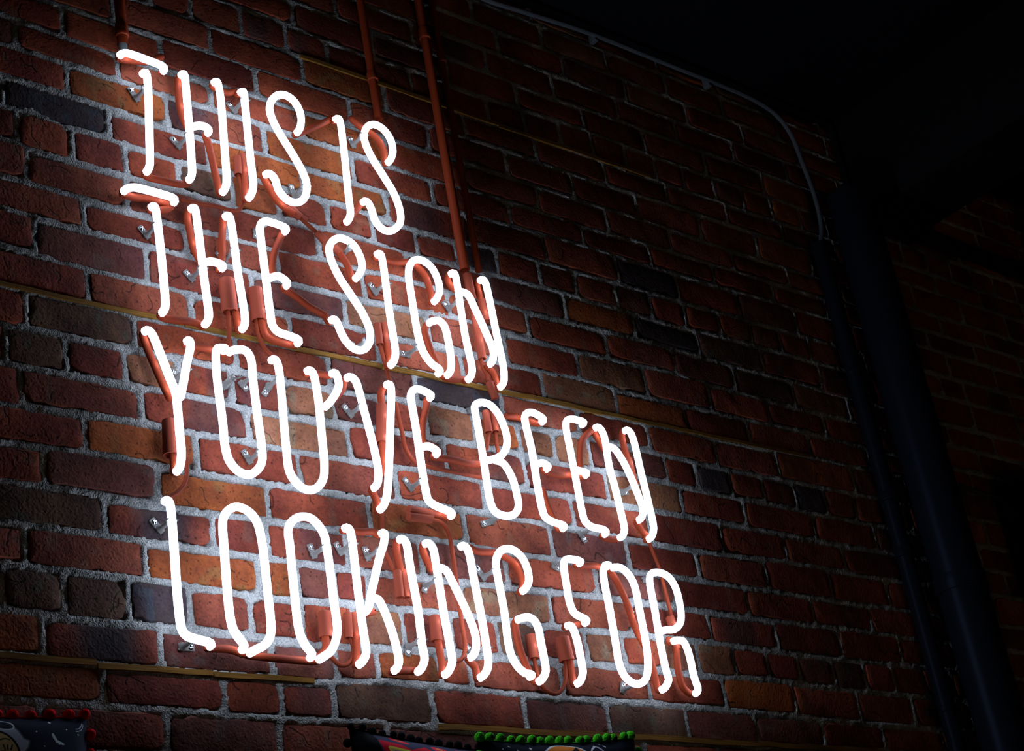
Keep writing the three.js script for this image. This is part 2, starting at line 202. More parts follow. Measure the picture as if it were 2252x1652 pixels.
course(1537, [], [-1000,-926,-713,-487,-272,-60,163,381,605,826,1044,1267,1478,1702,1915,2134,2352,2577,2796,3016,3227,3452,3676,3898,4123,4345,4568,4794,5015,5226,5452,5680,5895,6107,6200], [], {});
course(1464, [], [-1000,-949,-722,-508,-291,-67,149,367,578,792,1005,1222,1445,1659,1877,2096,2314,2525,2744,2968,3191,3416,3639,3863,4089,4316,4541,4759,4981,5203,5430,5653,5871,6085,6200], [], {});
course(1391, [], [-1000,-933,-720,-503,-281,-69,148,374,594,808,1032,1255,1466,1679,1897,2110,2321,2541,2769,2994,3210,3437,3650,3863,4074,4285,4507,4731,4950,5175,5393,5620,5842,6062,6200], [], {});
course(1317, [], [-1000,-896,-675,-452,-238,-18,194,419,635,850,1075,1294,1517,1735,1951,2177,2402,2618,2840,3053,3273,3485,3707,3934,4156,4367,4587,4806,5025,5238,5453,5672,5884,6107,6200], [], {});
course(1244, [], [-1000,-883,-775,-660,-548,-435,-324,-209,-101,11,125,234,345,453,569,680,788,898,1014,1124,1233,1342,1457,1569,1680,1792,1907,2020,2131,2245,2358,2469,2580,2689,2800,2916,3026,3137,3250,3363,3472,3583,3697,3805,3914,4028,4144,4252,4360,4473,4583,4697,4804,4916,5025,5135,5249,5361,5476,5591,5705,5820,5929,6041,6151,6200], [], {});
course(1171, [], [-1000,-783,-570,-341,-116,102,329,556,781,998,1224,1448,1667,1882,2096,2314,2541,2759,2974,3196,3414,3636,3854,4070,4281,4506,4729,4944,5163,5384,5604,5830,6055,6200], [], {});
course(1097, [], [-1000,-909,-680,-466,-254,-34,181,401,612,839,1053,1274,1489,1708,1919,2132,2346,2574,2790,3005,3217,3430,3658,3882,4109,4334,4558,4774,4987,5203,5415,5628,5852,6071,6200], [], {});
course(1024, [], [-1000,-944,-733,-517,-296,-79,142,368,592,816,1041,1267,1486,1698,1911,2126,2343,2570,2790,3015,3239,3460,3676,3894,4110,4332,4558,4782,4998,5212,5423,5644,5858,6069,6200], [], {});
course(951, [], [-1000,-945,-722,-501,-288,-61,153,377,592,813,1036,1250,1469,1695,1917,2140,2352,2566,2785,3005,3218,3441,3658,3877,4097,4323,4539,4759,4981,5203,5419,5635,5854,6075,6200], [], {});
course(878, [], [-1000,-937,-721,-510,-294,-75,137,364,576,790,1011,1229,1447,1674,1886,2103,2326,2547,2759,2973,3189,3415,3634,3849,4068,4287,4501,4723,4947,5166,5386,5610,5838,6059,6200], [], {});
course(804, [], [-1000,-881,-768,-656,-547,-433,-324,-211,-98,11,125,239,353,469,582,695,808,919,1033,1143,1257,1368,1484,1596,1708,1825,1935,2049,2165,2273,2388,2501,2614,2728,2843,2952,3064,3177,3291,3407,3522,3637,3745,3856,3972,4088,4202,4313,4427,4539,4653,4766,4881,4995,5112,5223,5335,5449,5561,5669,5785,5896,6008,6116,6200], [], {});
course(731, [], [-1000,-788,-573,-356,-137,89,310,532,747,972,1188,1404,1615,1827,2041,2257,2481,2708,2925,3140,3356,3578,3797,4010,4230,4445,4659,4883,5096,5314,5538,5759,5985,6200], [], {});
course(658, [], [-1000,-785,-574,-349,-126,97,326,541,752,970,1196,1408,1627,1853,2080,2293,2521,2742,2958,3170,3388,3608,3827,4043,4270,4489,4706,4930,5145,5363,5576,5791,6019,6200], [], {});
course(584, [], [-1000,-856,-633,-422,-205,8,220,433,650,870,1092,1315,1530,1746,1965,2180,2405,2625,2837,3049,3275,3496,3712,3935,4147,4373,4600,4823,5034,5252,5478,5699,5913,6128,6200], [], {});
course(511, [], [-1000,-900,-681,-455,-228,-15,210,429,656,882,1101,1315,1530,1758,1975,2202,2427,2654,2878,3090,3305,3528,3754,3977,4188,4405,4622,4836,5050,5270,5487,5703,5921,6148,6200], [], {});
course(438, [], [-1000,-838,-614,-395,-174,50,274,488,700,927,1138,1365,1579,1794,2006,2218,2445,2673,2889,3107,3323,3548,3767,3981,4207,4434,4645,4864,5079,5301,5518,5734,5950,6200], [], {});
course(364, [], [-1000,-870,-762,-654,-544,-434,-320,-212,-104,8,117,231,345,458,571,687,802,913,1029,1141,1255,1366,1480,1595,1709,1819,1935,2044,2157,2270,2380,2496,2609,2723,2831,2946,3056,3169,3284,3394,3504,3614,3731,3844,3956,4068,4182,4292,4400,4508,4621,4734,4850,4963,5078,5195,5307,5418,5530,5641,5755,5868,5976,6092,6200], [], {});
course(291, [], [-1000,-826,-602,-377,-164,53,276,489,702,923,1144,1364,1582,1795,2019,2233,2456,2679,2894,3105,3326,3551,3772,4000,4215,4438,4657,4877,5093,5308,5529,5750,5977,6200], [], {});
course(218, [], [-1000,-839,-617,-394,-177,36,248,465,688,903,1121,1343,1568,1784,2001,2225,2448,2666,2892,3104,3324,3549,3776,3990,4215,4435,4662,4878,5101,5323,5551,5768,5985,6200], [], {});
course(145, [], [-1000,-757,-540,-325,-108,116,335,562,777,990,1215,1442,1668,1891,2106,2330,2556,2778,2992,3214,3441,3662,3876,4090,4312,4523,4734,4951,5166,5386,5598,5818,6041,6200], [], {});
course(71, [], [-1000,-882,-656,-431,-218,-5,220,440,662,883,1108,1328,1554,1776,2001,2224,2442,2654,2878,3102,3321,3536,3753,3980,4199,4414,4642,4870,5083,5298,5521,5739,5958,6200], [], {});
pending.push({ y: 0, wander: [] });
for (let k = 0; k < pending.length - 1; k++) {
  const c = pending[k], d = pending[k + 1]; if (d.y > CEIL - 0.02) continue;
  for (let i = 0; i + 1 < c.heads.length; i++) {
    const u0 = c.heads[i] / 1000, u1 = c.heads[i + 1] / 1000, um = (u0 + u1) / 2;
    let big = false; for (let r = 0; r < c.shown.length; r += 2) if (i >= c.shown[r] && i <= c.shown[r + 1]) big = true;
    const v1 = Math.min(bedAt(c, um), CEIL), v0 = bedAt(d, um), inFrame = u0 > 1.0 && u1 < 5 && v0 > 2.1;
    if (v1 - v0 < 0.03) continue;
    const g = brickShape(u0, u1, v0, v1, c.tones[i] ?? (rand() < 0.08 ? 4 : rand() < 0.035 ? 5 : rand() < 0.03 ? 3 : rand() < 0.025 ? 2 : 0), !inFrame);
    if (big) mesh('brick', g, brickMat, wall); else restBricks.push(g);
  }
}
{ // mortar: a sheet that fills the joints nearly flush, smears over some brick edges and dips behind the brick faces; finer where the sign lights it
  const beds = pending, find = (x, y) => { let a = 0, b = beds.length - 2; while (a < b) { const m = (a + b) >> 1; if (bedAt(beds[m + 1], x) > y) a = m + 1; else b = m; } return a; };
  const toJoint = (x, y) => {
    const k = find(x, y), c = beds[k], X = x * 1000, h = c.heads; let a = 0, b = h.length - 1; while (b - a > 1) { const m = (a + b) >> 1; if (h[m] > X) b = m; else a = m; }
    return Math.min(Math.abs(bedAt(c, x) - y), Math.abs(y - bedAt(beds[k + 1], x)), (X - h[a]) / 1000, (h[b] - X) / 1000);
  };
  const sheet = (u0, u1, v0, v1, step, fine) => {
    const nx = Math.ceil((u1 - u0) / step), ny = Math.ceil((v1 - v0) / step), g = new THREE.PlaneGeometry(u1 - u0, v1 - v0, nx, ny);
    g.translate((u0 + u1) / 2, (v0 + v1) / 2, 0);
    const p = g.attributes.position, uv = g.attributes.uv;
    for (let i = 0; i < p.count; i++) {
      const x = p.getX(i), y = p.getY(i), n = edge(x / 2, y / 2), m = edge2(x / 2, y / 2), l = relief(x * 2, y * 2); let z = -0.007;
      if (fine) { const d = toJoint(x, y) + (m - 0.5) * 0.006 + (n - 0.5) * 0.004 + (l - 0.5) * 0.003; z = lerp(0.0012 + 0.004 * (n - 0.55) + 0.0022 * (m - 0.5) + 0.001 * (l - 0.5), -0.009, smooth(0.007, 0.0125, d)); }
      p.setZ(i, z); uv.setXY(i, x / 0.5, y / 0.5);
    }
    g.computeVertexNormals(); return g;
  };
  const parts = [sheet(1.05, 2.9, 2.15, CEIL, 0.0045, true), sheet(2.9, 4.9, 2.15, CEIL, 0.007, true), sheet(U0, 1.05, 2.15, CEIL, 0.05), sheet(4.9, U1, 2.15, CEIL, 0.05), sheet(U0, U1, 0, 2.15, 0.05)];
  mesh('mortar', mergeGeometries(parts), mortarMat, wall);
  const core = new THREE.BoxGeometry(U1 - U0 + 0.6, CEIL + 0.3, 0.28); core.translate((U0 + U1) / 2, CEIL / 2, -0.165);
  mesh('wall_core', core, darkMat, wall);
}
const rest = mesh('brick_courses', mergeGeometries(restBricks), brickMat, wall); rest.userData.kind = 'stuff';
// bond timbers: thin strips of yellowed wood let into three bed joints
function strip(u0, u1, y, h, dy = 0) {
  const n = Math.max(2, Math.round((u1 - u0) / 0.05)), g = new THREE.BoxGeometry(u1 - u0, h, 0.03, n, 1, 1), p = g.attributes.position, uv = g.attributes.uv;
  for (let i = 0; i < p.count; i++) { const t = (p.getX(i) + (u1 - u0) / 2) / (u1 - u0); p.setY(i, p.getY(i) + dy * t + (edge(t * 0.3 + u0, y) - 0.5) * 0.004); uv.setXY(i, p.getX(i) / 0.4, p.getY(i) / 0.1); }
  g.translate((u0 + u1) / 2, y, -0.0115 + rr(0, 0.002)); g.computeVertexNormals();
  mesh('wood_strip', g, stripMat, wall);
}
for (const [a, b, y, h, dy] of [[0.6, 1.552, 3.081, 0.009, -0.003], [1.554, 2.0, 3.077, 0.009, 0.002], [2.002, 2.6, 3.079, 0.0095, 0.003], [2.602, 3.3, 3.083, 0.008, 0.002], [0.6, 1.335, 2.415, 0.01, 0.002], [1.337, 1.548, 2.412, 0.0095, 0.001], [1.55, 1.75, 2.413, 0.009, 0],
  [2.012, 2.45, 2.3445, 0.011, 0.001], [2.452, 3.3, 2.3465, 0.011, 0.002], [1.9, 2.45, 3.806, 0.009, -0.004], [2.452, 2.95, 3.801, 0.009, 0.002]]) strip(a, b, y, h, dy);

// ---------- the room ----------
const slab = (name, x, y, z, w, h, d, m) => { const g = new THREE.BoxGeometry(w, h, d); g.translate(x, y, z); const o = mesh(name, g, m, scene); struct(o); return o; };
slab('floor', 2.6, -0.1, 3, 8, 0.2, 6.6, darkMat);
slab('ceiling', 2.6, CEIL + 0.1, 3, 8, 0.2, 6.6, ceilMat);
slab('wall_front', 2.6, CEIL / 2, 6.15, 8, CEIL, 0.3, darkMat);
slab('wall_left', -1.15, CEIL / 2, 3, 0.3, CEIL, 6, darkMat);
slab('wall_right', 6.35, CEIL / 2, 3, 0.3, CEIL, 6, darkMat);
slab('beam_1', 3.9, 4.05, 1.5, 0.24, 0.33, 3.0, darkMat);

// two lamps on a worktop, out of view, placed to light the far bricks
{
  const c = thing('unseen_counter', 'long dark wooden worktop unit, out of view behind the viewer, under the two lamps', 'unseen_counter');
  const top = new RoundedBoxGeometry(3.9, 0.04, 0.5, 2, 0.006); top.translate(2.0, 0.9, 3.9); mesh('worktop', top, shelfMat, c);
  const body = new RoundedBoxGeometry(3.8, 0.83, 0.42, 2, 0.005); body.translate(2.0, 0.463, 3.9); mesh('body', body, shelfMat, c);
  const kick = new THREE.BoxGeometry(3.7, 0.05, 0.36); kick.translate(2.0, 0.025, 3.9); mesh('plinth', kick, darkMat, c);
  for (const [x, side, cd] of [[0.8, 'left', UNSEEN_LAMP_CANDELA[0]], [3.1, 'right', UNSEEN_LAMP_CANDELA[1]]]) {
    const l = thing('unseen_table_lamp', `unseen small shaded lamp behind the viewer, placed to light the far bricks, on the ${side} end of the worktop`, 'lamp'); l.position.set(x, 0.92, 3.9);
    const base = new THREE.LatheGeometry([[0.0001, 0], [0.07, 0], [0.072, 0.006], [0.06, 0.014], [0.014, 0.022], [0.009, 0.04], [0.009, 0.2], [0.0001, 0.2]].map((v) => new THREE.Vector2(...v)), 24); mesh('base', base, steelMat, l);
    const shade = new THREE.LatheGeometry([[0.13, 0.17], [0.085, 0.34], [0.083, 0.34], [0.128, 0.17]].map((v) => new THREE.Vector2(...v)), 32);
    mesh('lamp_shade', shade, new THREE.MeshPhysicalMaterial({ color: 0xe8dfcc, roughness: 0.95, transmission: 0.5, thickness: 0 }), l);
    const b = new THREE.SphereGeometry(0.028, 20, 14); b.translate(0, 0.228, 0); mesh('bulb', b, new THREE.MeshStandardMaterial({ color: 0xffffff, emissive: UNSEEN_LAMP, emissiveIntensity: 3 }), l);
    const p = new THREE.PointLight(UNSEEN_LAMP, cd, 0, 2); p.position.set(0, 0.228, 0); p.castShadow = true; p.shadow.radius = 1.2; p.name = 'unseen_lamp_light'; l.add(p);
  }
}

// ---------- the neon sign ----------
const sign = thing('neon_sign', 'large white neon sign in four rows of thin capital letters on the brick wall', 'neon sign');
const R = 0.0075, BEND = 0.011, DEPTH = 0.047;
class Poly extends THREE.Curve { constructor(c) { super(); this.c = c; } getPoint(t, o) { return this.c.getPoint(t, o); } }
function tube(points, r, radial = 12, step = 0.006, round = true) {
  const c = new THREE.CatmullRomCurve3(points, false, 'centripetal'), len = c.getLength(), n = Math.max(4, Math.ceil(len / step));
  const g = new THREE.TubeGeometry(c, n, r, radial, false); if (!round) return g;
  const ends = [0, 1].map((t) => { const s = new THREE.SphereGeometry(r, radial, 6); const p = c.getPoint(t); s.translate(p.x, p.y, p.z); return s; });
  return mergeGeometries([g, ...ends]);
}
const xy = (a) => { const o = []; for (let i = 0; i < a.length; i += 2) o.push(V(a[i] / 1000, a[i + 1] / 1000, DEPTH)); return o; };
const xyz = (a) => { const o = []; for (let i = 0; i < a.length; i += 3) o.push(V(a[i] / 1000, a[i + 1] / 1000, a[i + 2] / 1000)); return o; };
let lamps = 0;
// a stroke lies in the plane of the sign; an end of kind b turns back to the wall, j meets another stroke
function stroke(kind, flat) {
  let p = xy(flat);
  const turnBack = (q) => { // q runs towards its last point, which is as far as the bend reaches
    const e = q[q.length - 1], cut = q.slice(0, -1); let prev = cut[cut.length - 1], dir = e.clone().sub(prev), L = dir.length(); dir.normalize();
    while (L < BEND * 1.3 && cut.length > 1) { cut.pop(); prev = cut[cut.length - 1]; dir = e.clone().sub(prev); L = dir.length(); dir.normalize(); }
    const s = e.clone().addScaledVector(dir, -BEND);
    cut.push(s);
    for (const a of [0.45, 0.9, 1.3]) cut.push(s.clone().addScaledVector(dir, BEND * Math.sin(a)).add(V(0, 0, -BEND * (1 - Math.cos(a)))));
    cut.push(V(e.x, e.y, DEPTH - BEND - 0.002)); return cut;
  };
  if (kind[1] === 'b') p = turnBack(p);
  if (kind[0] === 'b') p = turnBack(p.reverse()).reverse();
  return p;
}
function letter(ch, word, strokes) {
  const l = new THREE.Group(); l.name = numbered('letter'); l.userData.label = ch === "'" ? `glowing white apostrophe of the word ${word}` : `glowing white letter ${ch} of the word ${word}`; sign.add(l);
  for (const [kind, flat] of strokes) {
    const p = stroke(kind, flat);
    mesh('glass_tube', tube(p, R), glowMat, l);
    const c = new THREE.CatmullRomCurve3(p, false, 'centripetal'), len = c.getLength(), n = Math.max(1, Math.round(len / LAMP_STEP));
    for (let i = 0; i < n; i++) {
      const q = c.getPointAt((i + 0.5) / n), d = new THREE.PointLight(NEON, LAMP_RADIANCE * 2 * R * (len / n) * 0.8, 0, 2);
      d.position.set(q.x, q.y, Math.min(q.z, DEPTH) - R - 0.0065); d.castShadow = true; d.shadow.radius = 0.25; d.name = numbered('tube_light'); l.add(d); lamps++;
    }
  }
}
letter('T', 'THIS', [['bb', [1444,3625,1455,3626,1491,3624,1528,3621,1537,3620]], ['bb', [1491,3598,1492,3564,1488,3479,1483,3395,1481,3370]]]);
letter('H', 'THIS', [['bb', [1577,3624,1577,3593,1576,3506,1574,3422,1572,3378]], ['jb', [1584,3496,1598,3503,1611,3505,1625,3502]], ['bb', [1652,3631,1655,3589,1652,3473,1649,3394,1645,3371]]]);
letter('I', 'THIS', [['bb', [1713,3627,1712,3594,1710,3463,1710,3400,1704,3374]]]);
letter('S', 'THIS', [['bb', [1841,3570,1847,3598,1844,3622,1833,3639,1818,3646,1800,3643,1782,3627,1771,3602,1773,3578,1788,3544,1812,3505,1831,3469,1839,3443,1837,3419,1825,3396,1805,3384,1786,3386,1769,3402,1763,3427,1758,3437,1751,3442]]]);
letter('I', 'IS', [['bb', [1946,3636,1948,3609,1946,3533,1942,3443,1941,3399,1937,3381]]]);
letter('S', 'IS', [['bb', [2071,3565,2079,3588,2077,3619,2061,3640,2040,3645,2020,3634,2007,3609,2007,3585,2020,3552,2045,3511,2065,3474,2073,3432,2068,3407,2052,3388,2033,3377,2015,3380,2002,3395,1997,3420,1994,3434,1988,3443]]]);
letter('T', 'THE', [['bb', [1430,3313,1445,3318,1493,3319,1527,3319,1534,3317]], ['bb', [1485,3293,1487,3268,1490,3160,1490,3090,1489,3071]]]);
letter('H', 'THE', [['bb', [1571,3313,1573,3288,1576,3168,1579,3082,1577,3066]], ['jb', [1578,3190,1597,3197,1613,3200,1625,3196]], ['bb', [1646,3316,1649,3293,1652,3187,1657,3099,1656,3073]]]);
letter('E', 'THE', [['bb', [1781,3318,1771,3322,1733,3321,1721,3316,1714,3304,1713,3287,1714,3188,1715,3109,1717,3087,1728,3076,1744,3074,1770,3074,1779,3069]], ['jb', [1722,3191,1743,3201,1760,3200,1768,3192]]]);
letter('S', 'SIGN', [['bb', [1940,3249,1951,3273,1948,3300,1934,3322,1908,3328,1889,3319,1875,3299,1874,3276,1889,3235,1915,3195,1936,3161,1947,3128,1944,3103,1932,3084,1918,3076,1900,3077,1883,3092,1873,3115,1870,3130,1866,3138]]]);
letter('I', 'SIGN', [['bb', [2004,3321,2006,3292,2004,3179,2004,3088,1997,3065]]]);
letter('G', 'SIGN', [['bb', [2137,3241,2147,3265,2145,3294,2132,3318,2109,3327,2089,3321,2075,3303,2069,3281,2068,3216,2070,3135,2077,3103,2094,3081,2110,3073,2118,3070]], ['bb', [2115,3186,2131,3189,2143,3179,2147,3157,2146,3092,2140,3070]]]);
letter('N', 'SIGN', [['bb', [2197,3322,2198,3289,2196,3173,2200,3092,2195,3071]], ['jb', [2204,3274,2222,3272,2237,3239,2258,3180,2267,3148,2263,3120]], ['bb', [2277,3325,2281,3302,2285,3195,2288,3112,2286,3092,2281,3070]]]);
letter('Y', "YOU'VE", [['bb', [1451,3025,1459,3011,1476,2962,1484,2937,1495,2904,1496,2880,1496,2833,1496,2789,1491,2759]], ['bj', [1535,3022,1533,3002,1522,2966,1513,2930,1504,2899]]]);
letter('O', "YOU'VE", [['bb', [1612,3019,1603,3022,1590,3013,1585,2996,1584,2976,1583,2956,1586,2860,1586,2815,1592,2789,1608,2772,1628,2768,1647,2779,1660,2798,1663,2820,1661,2897,1660,2971,1661,2996,1658,3012,1649,3021,1636,3023,1623,3018]]]);
letter('U', "YOU'VE", [['bb', [1715,3020,1719,3002,1720,2980,1717,2882,1716,2836,1717,2788,1727,2770,1741,2759,1758,2757,1775,2765,1790,2784,1796,2807,1799,2871,1801,2954,1798,2998,1793,3012]]]);
letter("'", "YOU'VE", [['bb', [1851,3018,1857,3011,1854,2990,1845,2970,1833,2953,1825,2943]]]);
letter('V', "YOU'VE", [['bb', [1886,3016,1896,3003,1906,2943,1916,2875,1920,2828,1919,2811,1914,2789]], ['bb', [1980,3018,1979,2998,1965,2925,1944,2819,1933,2773,1921,2746]]]);
letter('E', "YOU'VE", [['bb', [2085,3009,2077,3014,2045,3016,2032,3008,2026,2996,2026,2967,2027,2935,2027,2832,2028,2794,2031,2775,2043,2767,2079,2762,2091,2755]], ['jb', [2035,2887,2052,2892,2068,2891,2078,2884]]]);
letter('B', 'BEEN', [['jj', [2201,2885,2221,2892,2241,2903,2257,2923,2263,2945,2259,2975,2248,3000,2232,3014,2213,3016,2199,3012,2190,3004,2188,2992,2189,2963,2189,2882,2188,2830,2189,2791,2195,2775,2207,2769,2229,2768,2250,2777,2262,2794,2263,2819,2259,2851,2248,2876,2238,2886,2221,2888]]]);
letter('E', 'BEEN', [['bb', [2382,3007,2375,3014,2347,3017,2332,3013,2323,3002,2322,2986,2326,2931,2324,2849,2325,2799,2329,2780,2345,2772,2375,2771,2384,2766]], ['jb', [2331,2897,2351,2902,2370,2897]]]);
letter('E', 'BEEN', [['bb', [2500,3021,2488,3021,2457,3021,2444,3015,2438,3003,2437,2949,2437,2866,2437,2808,2440,2785,2453,2775,2488,2772,2502,2768]], ['jb', [2446,2900,2467,2905,2479,2899]]]);
letter('N', 'BEEN', [['bb', [2539,3020,2547,2995,2544,2923,2548,2882,2551,2826,2552,2783,2547,2766]], ['jb', [2551,2972,2570,2970,2586,2950,2603,2910,2617,2858,2621,2836,2615,2815]], ['bb', [2629,3028,2636,3004,2639,2924,2642,2853,2642,2797,2633,2773]]]);
letter('L', 'LOOKING', [['bb', [1464,2700,1466,2679,1466,2605,1465,2540,1466,2486,1468,2468,1475,2458,1489,2454,1514,2453,1526,2448]]]);
letter('O', 'LOOKING', [['bb', [1589,2447,1579,2458,1567,2475,1563,2494,1562,2518,1563,2594,1564,2626,1565,2661,1568,2677,1578,2692,1595,2702,1611,2701,1627,2692,1637,2676,1642,2643,1643,2610,1643,2559,1643,2497,1642,2482,1636,2465,1622,2451,1603,2442]]]);
letter('O', 'LOOKING', [['bb', [1725,2443,1711,2456,1701,2476,1698,2498,1698,2542,1699,2609,1700,2643,1699,2666,1703,2680,1715,2694,1734,2702,1752,2701,1766,2690,1776,2674,1779,2652,1780,2607,1780,2550,1781,2505,1778,2485,1769,2464,1757,2450,1743,2441]]]);
letter('K', 'LOOKING', [['bb', [1834,2697,1837,2681,1837,2636,1836,2567,1836,2510,1837,2465,1836,2454,1827,2438]], ['bb', [1917,2697,1909,2671,1895,2643,1875,2594,1861,2560,1855,2538]], ['jb', [1867,2560,1878,2560,1887,2544,1899,2506,1906,2466,1907,2448,1903,2432]]]);
letter('I', 'LOOKING', [['bb', [1958,2690,1963,2673,1963,2639,1967,2544,1965,2479,1966,2454,1957,2434]]]);
letter('N', 'LOOKING', [['bb', [2018,2689,2025,2673,2026,2646,2027,2550,2030,2480,2030,2454,2018,2432]], ['jb', [2036,2637,2048,2634,2058,2615,2074,2578,2088,2541,2095,2511,2093,2489,2086,2470]], ['bb', [2106,2694,2112,2675,2114,2619,2117,2558,2118,2501,2117,2461,2112,2446,2102,2432]]]);
letter('G', 'LOOKING', [['bb', [2245,2617,2255,2636,2256,2659,2248,2681,2232,2694,2214,2697,2194,2690,2180,2673,2175,2655,2175,2638,2177,2564,2174,2496,2178,2472,2190,2453,2206,2443,2226,2442]], ['bb', [2220,2556,2237,2558,2250,2553,2257,2539,2258,2512,2259,2466,2258,2452,2247,2434]]]);
letter('F', 'FOR', [['bb', [2412,2693,2370,2693,2360,2687,2356,2675,2354,2631,2354,2598,2361,2578,2377,2571,2396,2570,2398,2565]], ['bb', [2348,2554,2352,2542,2355,2520,2356,2485,2355,2456,2346,2436]]]);
letter('O', 'FOR', [['bb', [2490,2695,2475,2692,2465,2678,2462,2658,2462,2590,2460,2513,2459,2483,2467,2456,2485,2443,2505,2442,2524,2452,2536,2471,2545,2507,2548,2598,2547,2656,2538,2676,2524,2688,2507,2694]]]);
letter('R', 'FOR', [['bb', [2609,2564,2633,2566,2653,2575,2667,2593,2673,2631,2670,2663,2657,2684,2634,2692,2612,2690,2600,2682,2595,2666,2593,2602,2589,2523,2590,2472,2592,2457,2579,2438]], ['bb', [2643,2546,2659,2543,2666,2529,2669,2503,2669,2470,2672,2452,2676,2436]]]);
function painted(a) { mesh('painted_tube', tube(xyz(a), 0.0072, 10, 0.005), paintMat, sign); }
painted([1444,3625,34,1444,3625,26,1480,3633,22,1517,3645,22,1543,3664,22]);
painted([1537,3620,34,1537,3620,26,1537,3620,34]);
painted([1481,3370,34,1481,3370,26,1492,3368,22,1511,3369,22,1563,3373,22,1578,3380,22,1572,3378,26,1572,3378,34]);
painted([1577,3624,34,1577,3624,26,1575,3579,22,1578,3537,22,1586,3514,22]);
painted([1625,3502,34,1625,3502,26,1632,3488,22,1637,3456,22,1641,3423,22,1645,3394,22,1645,3371,26,1645,3371,34]);
painted([1652,3631,34,1652,3631,26,1668,3628,22,1691,3628,22,1709,3637,22,1713,3627,26,1713,3627,34]);
painted([1704,3374,34,1704,3374,26,1708,3420,22,1708,3440,22]);
painted([1751,3442,34,1751,3442,26,1765,3422,22,1778,3400,22,1796,3385,22,1816,3377,22]);
painted([1919,3309,22,1934,3285,22,1940,3249,26,1940,3249,34]);
painted([1841,3570,34,1841,3570,26,1891,3605,22,1925,3630,22,1952,3650,22,1946,3636,26,1946,3636,34]);
painted([1988,3443,34,1988,3443,26,1975,3425,22,1937,3381,26,1937,3381,34]);
painted([2071,3565,34,2071,3565,26,2075,3605,22,2063,3630,22,2042,3642,22,2021,3649,22,2000,3663,22]);
painted([1430,3313,34,1430,3313,26,1456,3314,22,1486,3319,22,1534,3317,26,1534,3317,34]);
painted([1534,3317,34,1534,3317,26,1532,3311,22,1485,3293,26,1485,3293,34]);
painted([1489,3071,34,1489,3071,26,1497,3069,22,1523,3070,22,1566,3073,22,1577,3066,26,1577,3066,34]);
painted([1571,3313,34,1571,3313,26,1569,3304,22,1572,3267,22,1577,3232,22,1589,3208,22]);
painted([1646,3316,34,1646,3316,26,1646,3303,22,1640,3264,22,1637,3231,22,1625,3196,26,1625,3196,34]);
painted([1656,3073,34,1656,3073,26,1657,3087,22,1654,3114,22]);
painted([1711,3108,22,1717,3078,22,1746,3070,22,1782,3072,22,1779,3069,34]);
painted([1781,3318,34,1781,3318,26,1773,3300,22,1757,3266,22,1746,3220,22]);
painted([1768,3192,34,1768,3192,26,1796,3183,22,1827,3166,22,1860,3154,22,1866,3138,26,1866,3138,34]);
painted([2004,3321,34,2004,3321,26,2033,3323,22,2065,3325,22,2097,3332,22,2118,3327,22,2135,3310,22,2142,3280,22,2144,3254,22,2137,3241,26,2137,3241,34]);
painted([2005,3120,22,2006,3085,22,1997,3065,26,1997,3065,34]);
painted([2115,3186,34,2115,3186,26,2111,3173,22,2115,3143,22,2122,3116,22,2140,3070,26,2140,3070,34]);
painted([2140,3070,34,2140,3070,26,2161,3071,22,2197,3077,22,2195,3071,26,2195,3071,34]);
painted([2197,3322,34,2197,3322,26,2197,3314,22,2205,3298,22,2227,3291,22]);
painted([2277,3325,34,2277,3325,26,2278,3318,22,2281,3289,22]);
painted([2263,3120,34,2263,3120,26,2280,3108,22,2284,3089,22,2281,3070,26,2281,3070,34]);
painted([2297,3012,22,2327,3015,22,2359,3009,22,2382,3007,26,2382,3007,34]);
painted([2078,2884,34,2078,2884,26,2127,2886,22,2173,2884,22,2208,2888,22]);
painted([2085,3009,34,2085,3009,26,2082,2991,22,2067,2953,22,2060,2915,22]);
painted([1980,3018,34,1980,3018,26,1973,3005,22,1971,2976,22]);
painted([1960,2899,22,1957,2857,22,1953,2831,22]);
painted([1914,2789,34,1914,2789,26,1921,2782,22,1927,2763,22,1921,2746,26,1921,2746,34]);
painted([1834,2697,34,1834,2697,26,1851,2700,22,1879,2701,22,1907,2704,22,1917,2697,26,1917,2697,34]);
painted([2053,2761,22,2083,2760,22,2091,2755,26,2091,2755,34]);
painted([2361,2852,22,2365,2825,22,2373,2802,22,2384,2766,26,2384,2766,34]);
painted([2370,2897,34,2370,2897,26,2418,2896,22,2450,2900,22,2479,2899,26,2479,2899,34]);
painted([2539,3020,34,2539,3020,26,2502,2987,22,2479,2899,26,2479,2899,34]);
painted([2539,3020,34,2539,3020,26,2550,3007,22,2564,2980,22]);
painted([2629,3028,34,2629,3028,26,2629,3008,22,2633,2965,22]);
painted([2615,2815,34,2615,2815,26,2629,2799,22,2642,2785,22,2633,2773,26,2633,2773,34]);
painted([2502,2768,34,2502,2768,26,2535,2765,22,2547,2766,26,2547,2766,34]);
painted([1526,2448,34,1526,2448,26,1573,2450,22,1603,2442,26,1603,2442,34]);
painted([1603,2442,34,1603,2442,26,1628,2442,22,1674,2441,22,1712,2441,22,1743,2441,26,1743,2441,34]);
painted([1771,2490,22,1769,2468,22,1743,2441,26,1743,2441,34]);
painted([1837,2496,22,1835,2464,22,1827,2438,26,1827,2438,34]);
painted([1855,2538,34,1855,2538,26,1885,2546,22,1855,2538,26,1855,2538,34]);
painted([1903,2432,34,1903,2432,26,1933,2438,22,1957,2439,22,1957,2434,34]);
painted([1958,2690,34,1958,2690,26,1957,2676,22,1960,2635,22]);
painted([2018,2689,34,2018,2689,26,2021,2676,22,2033,2645,22]);
painted([2024,2502,22,2025,2455,22,2018,2432,26,2018,2432,34]);
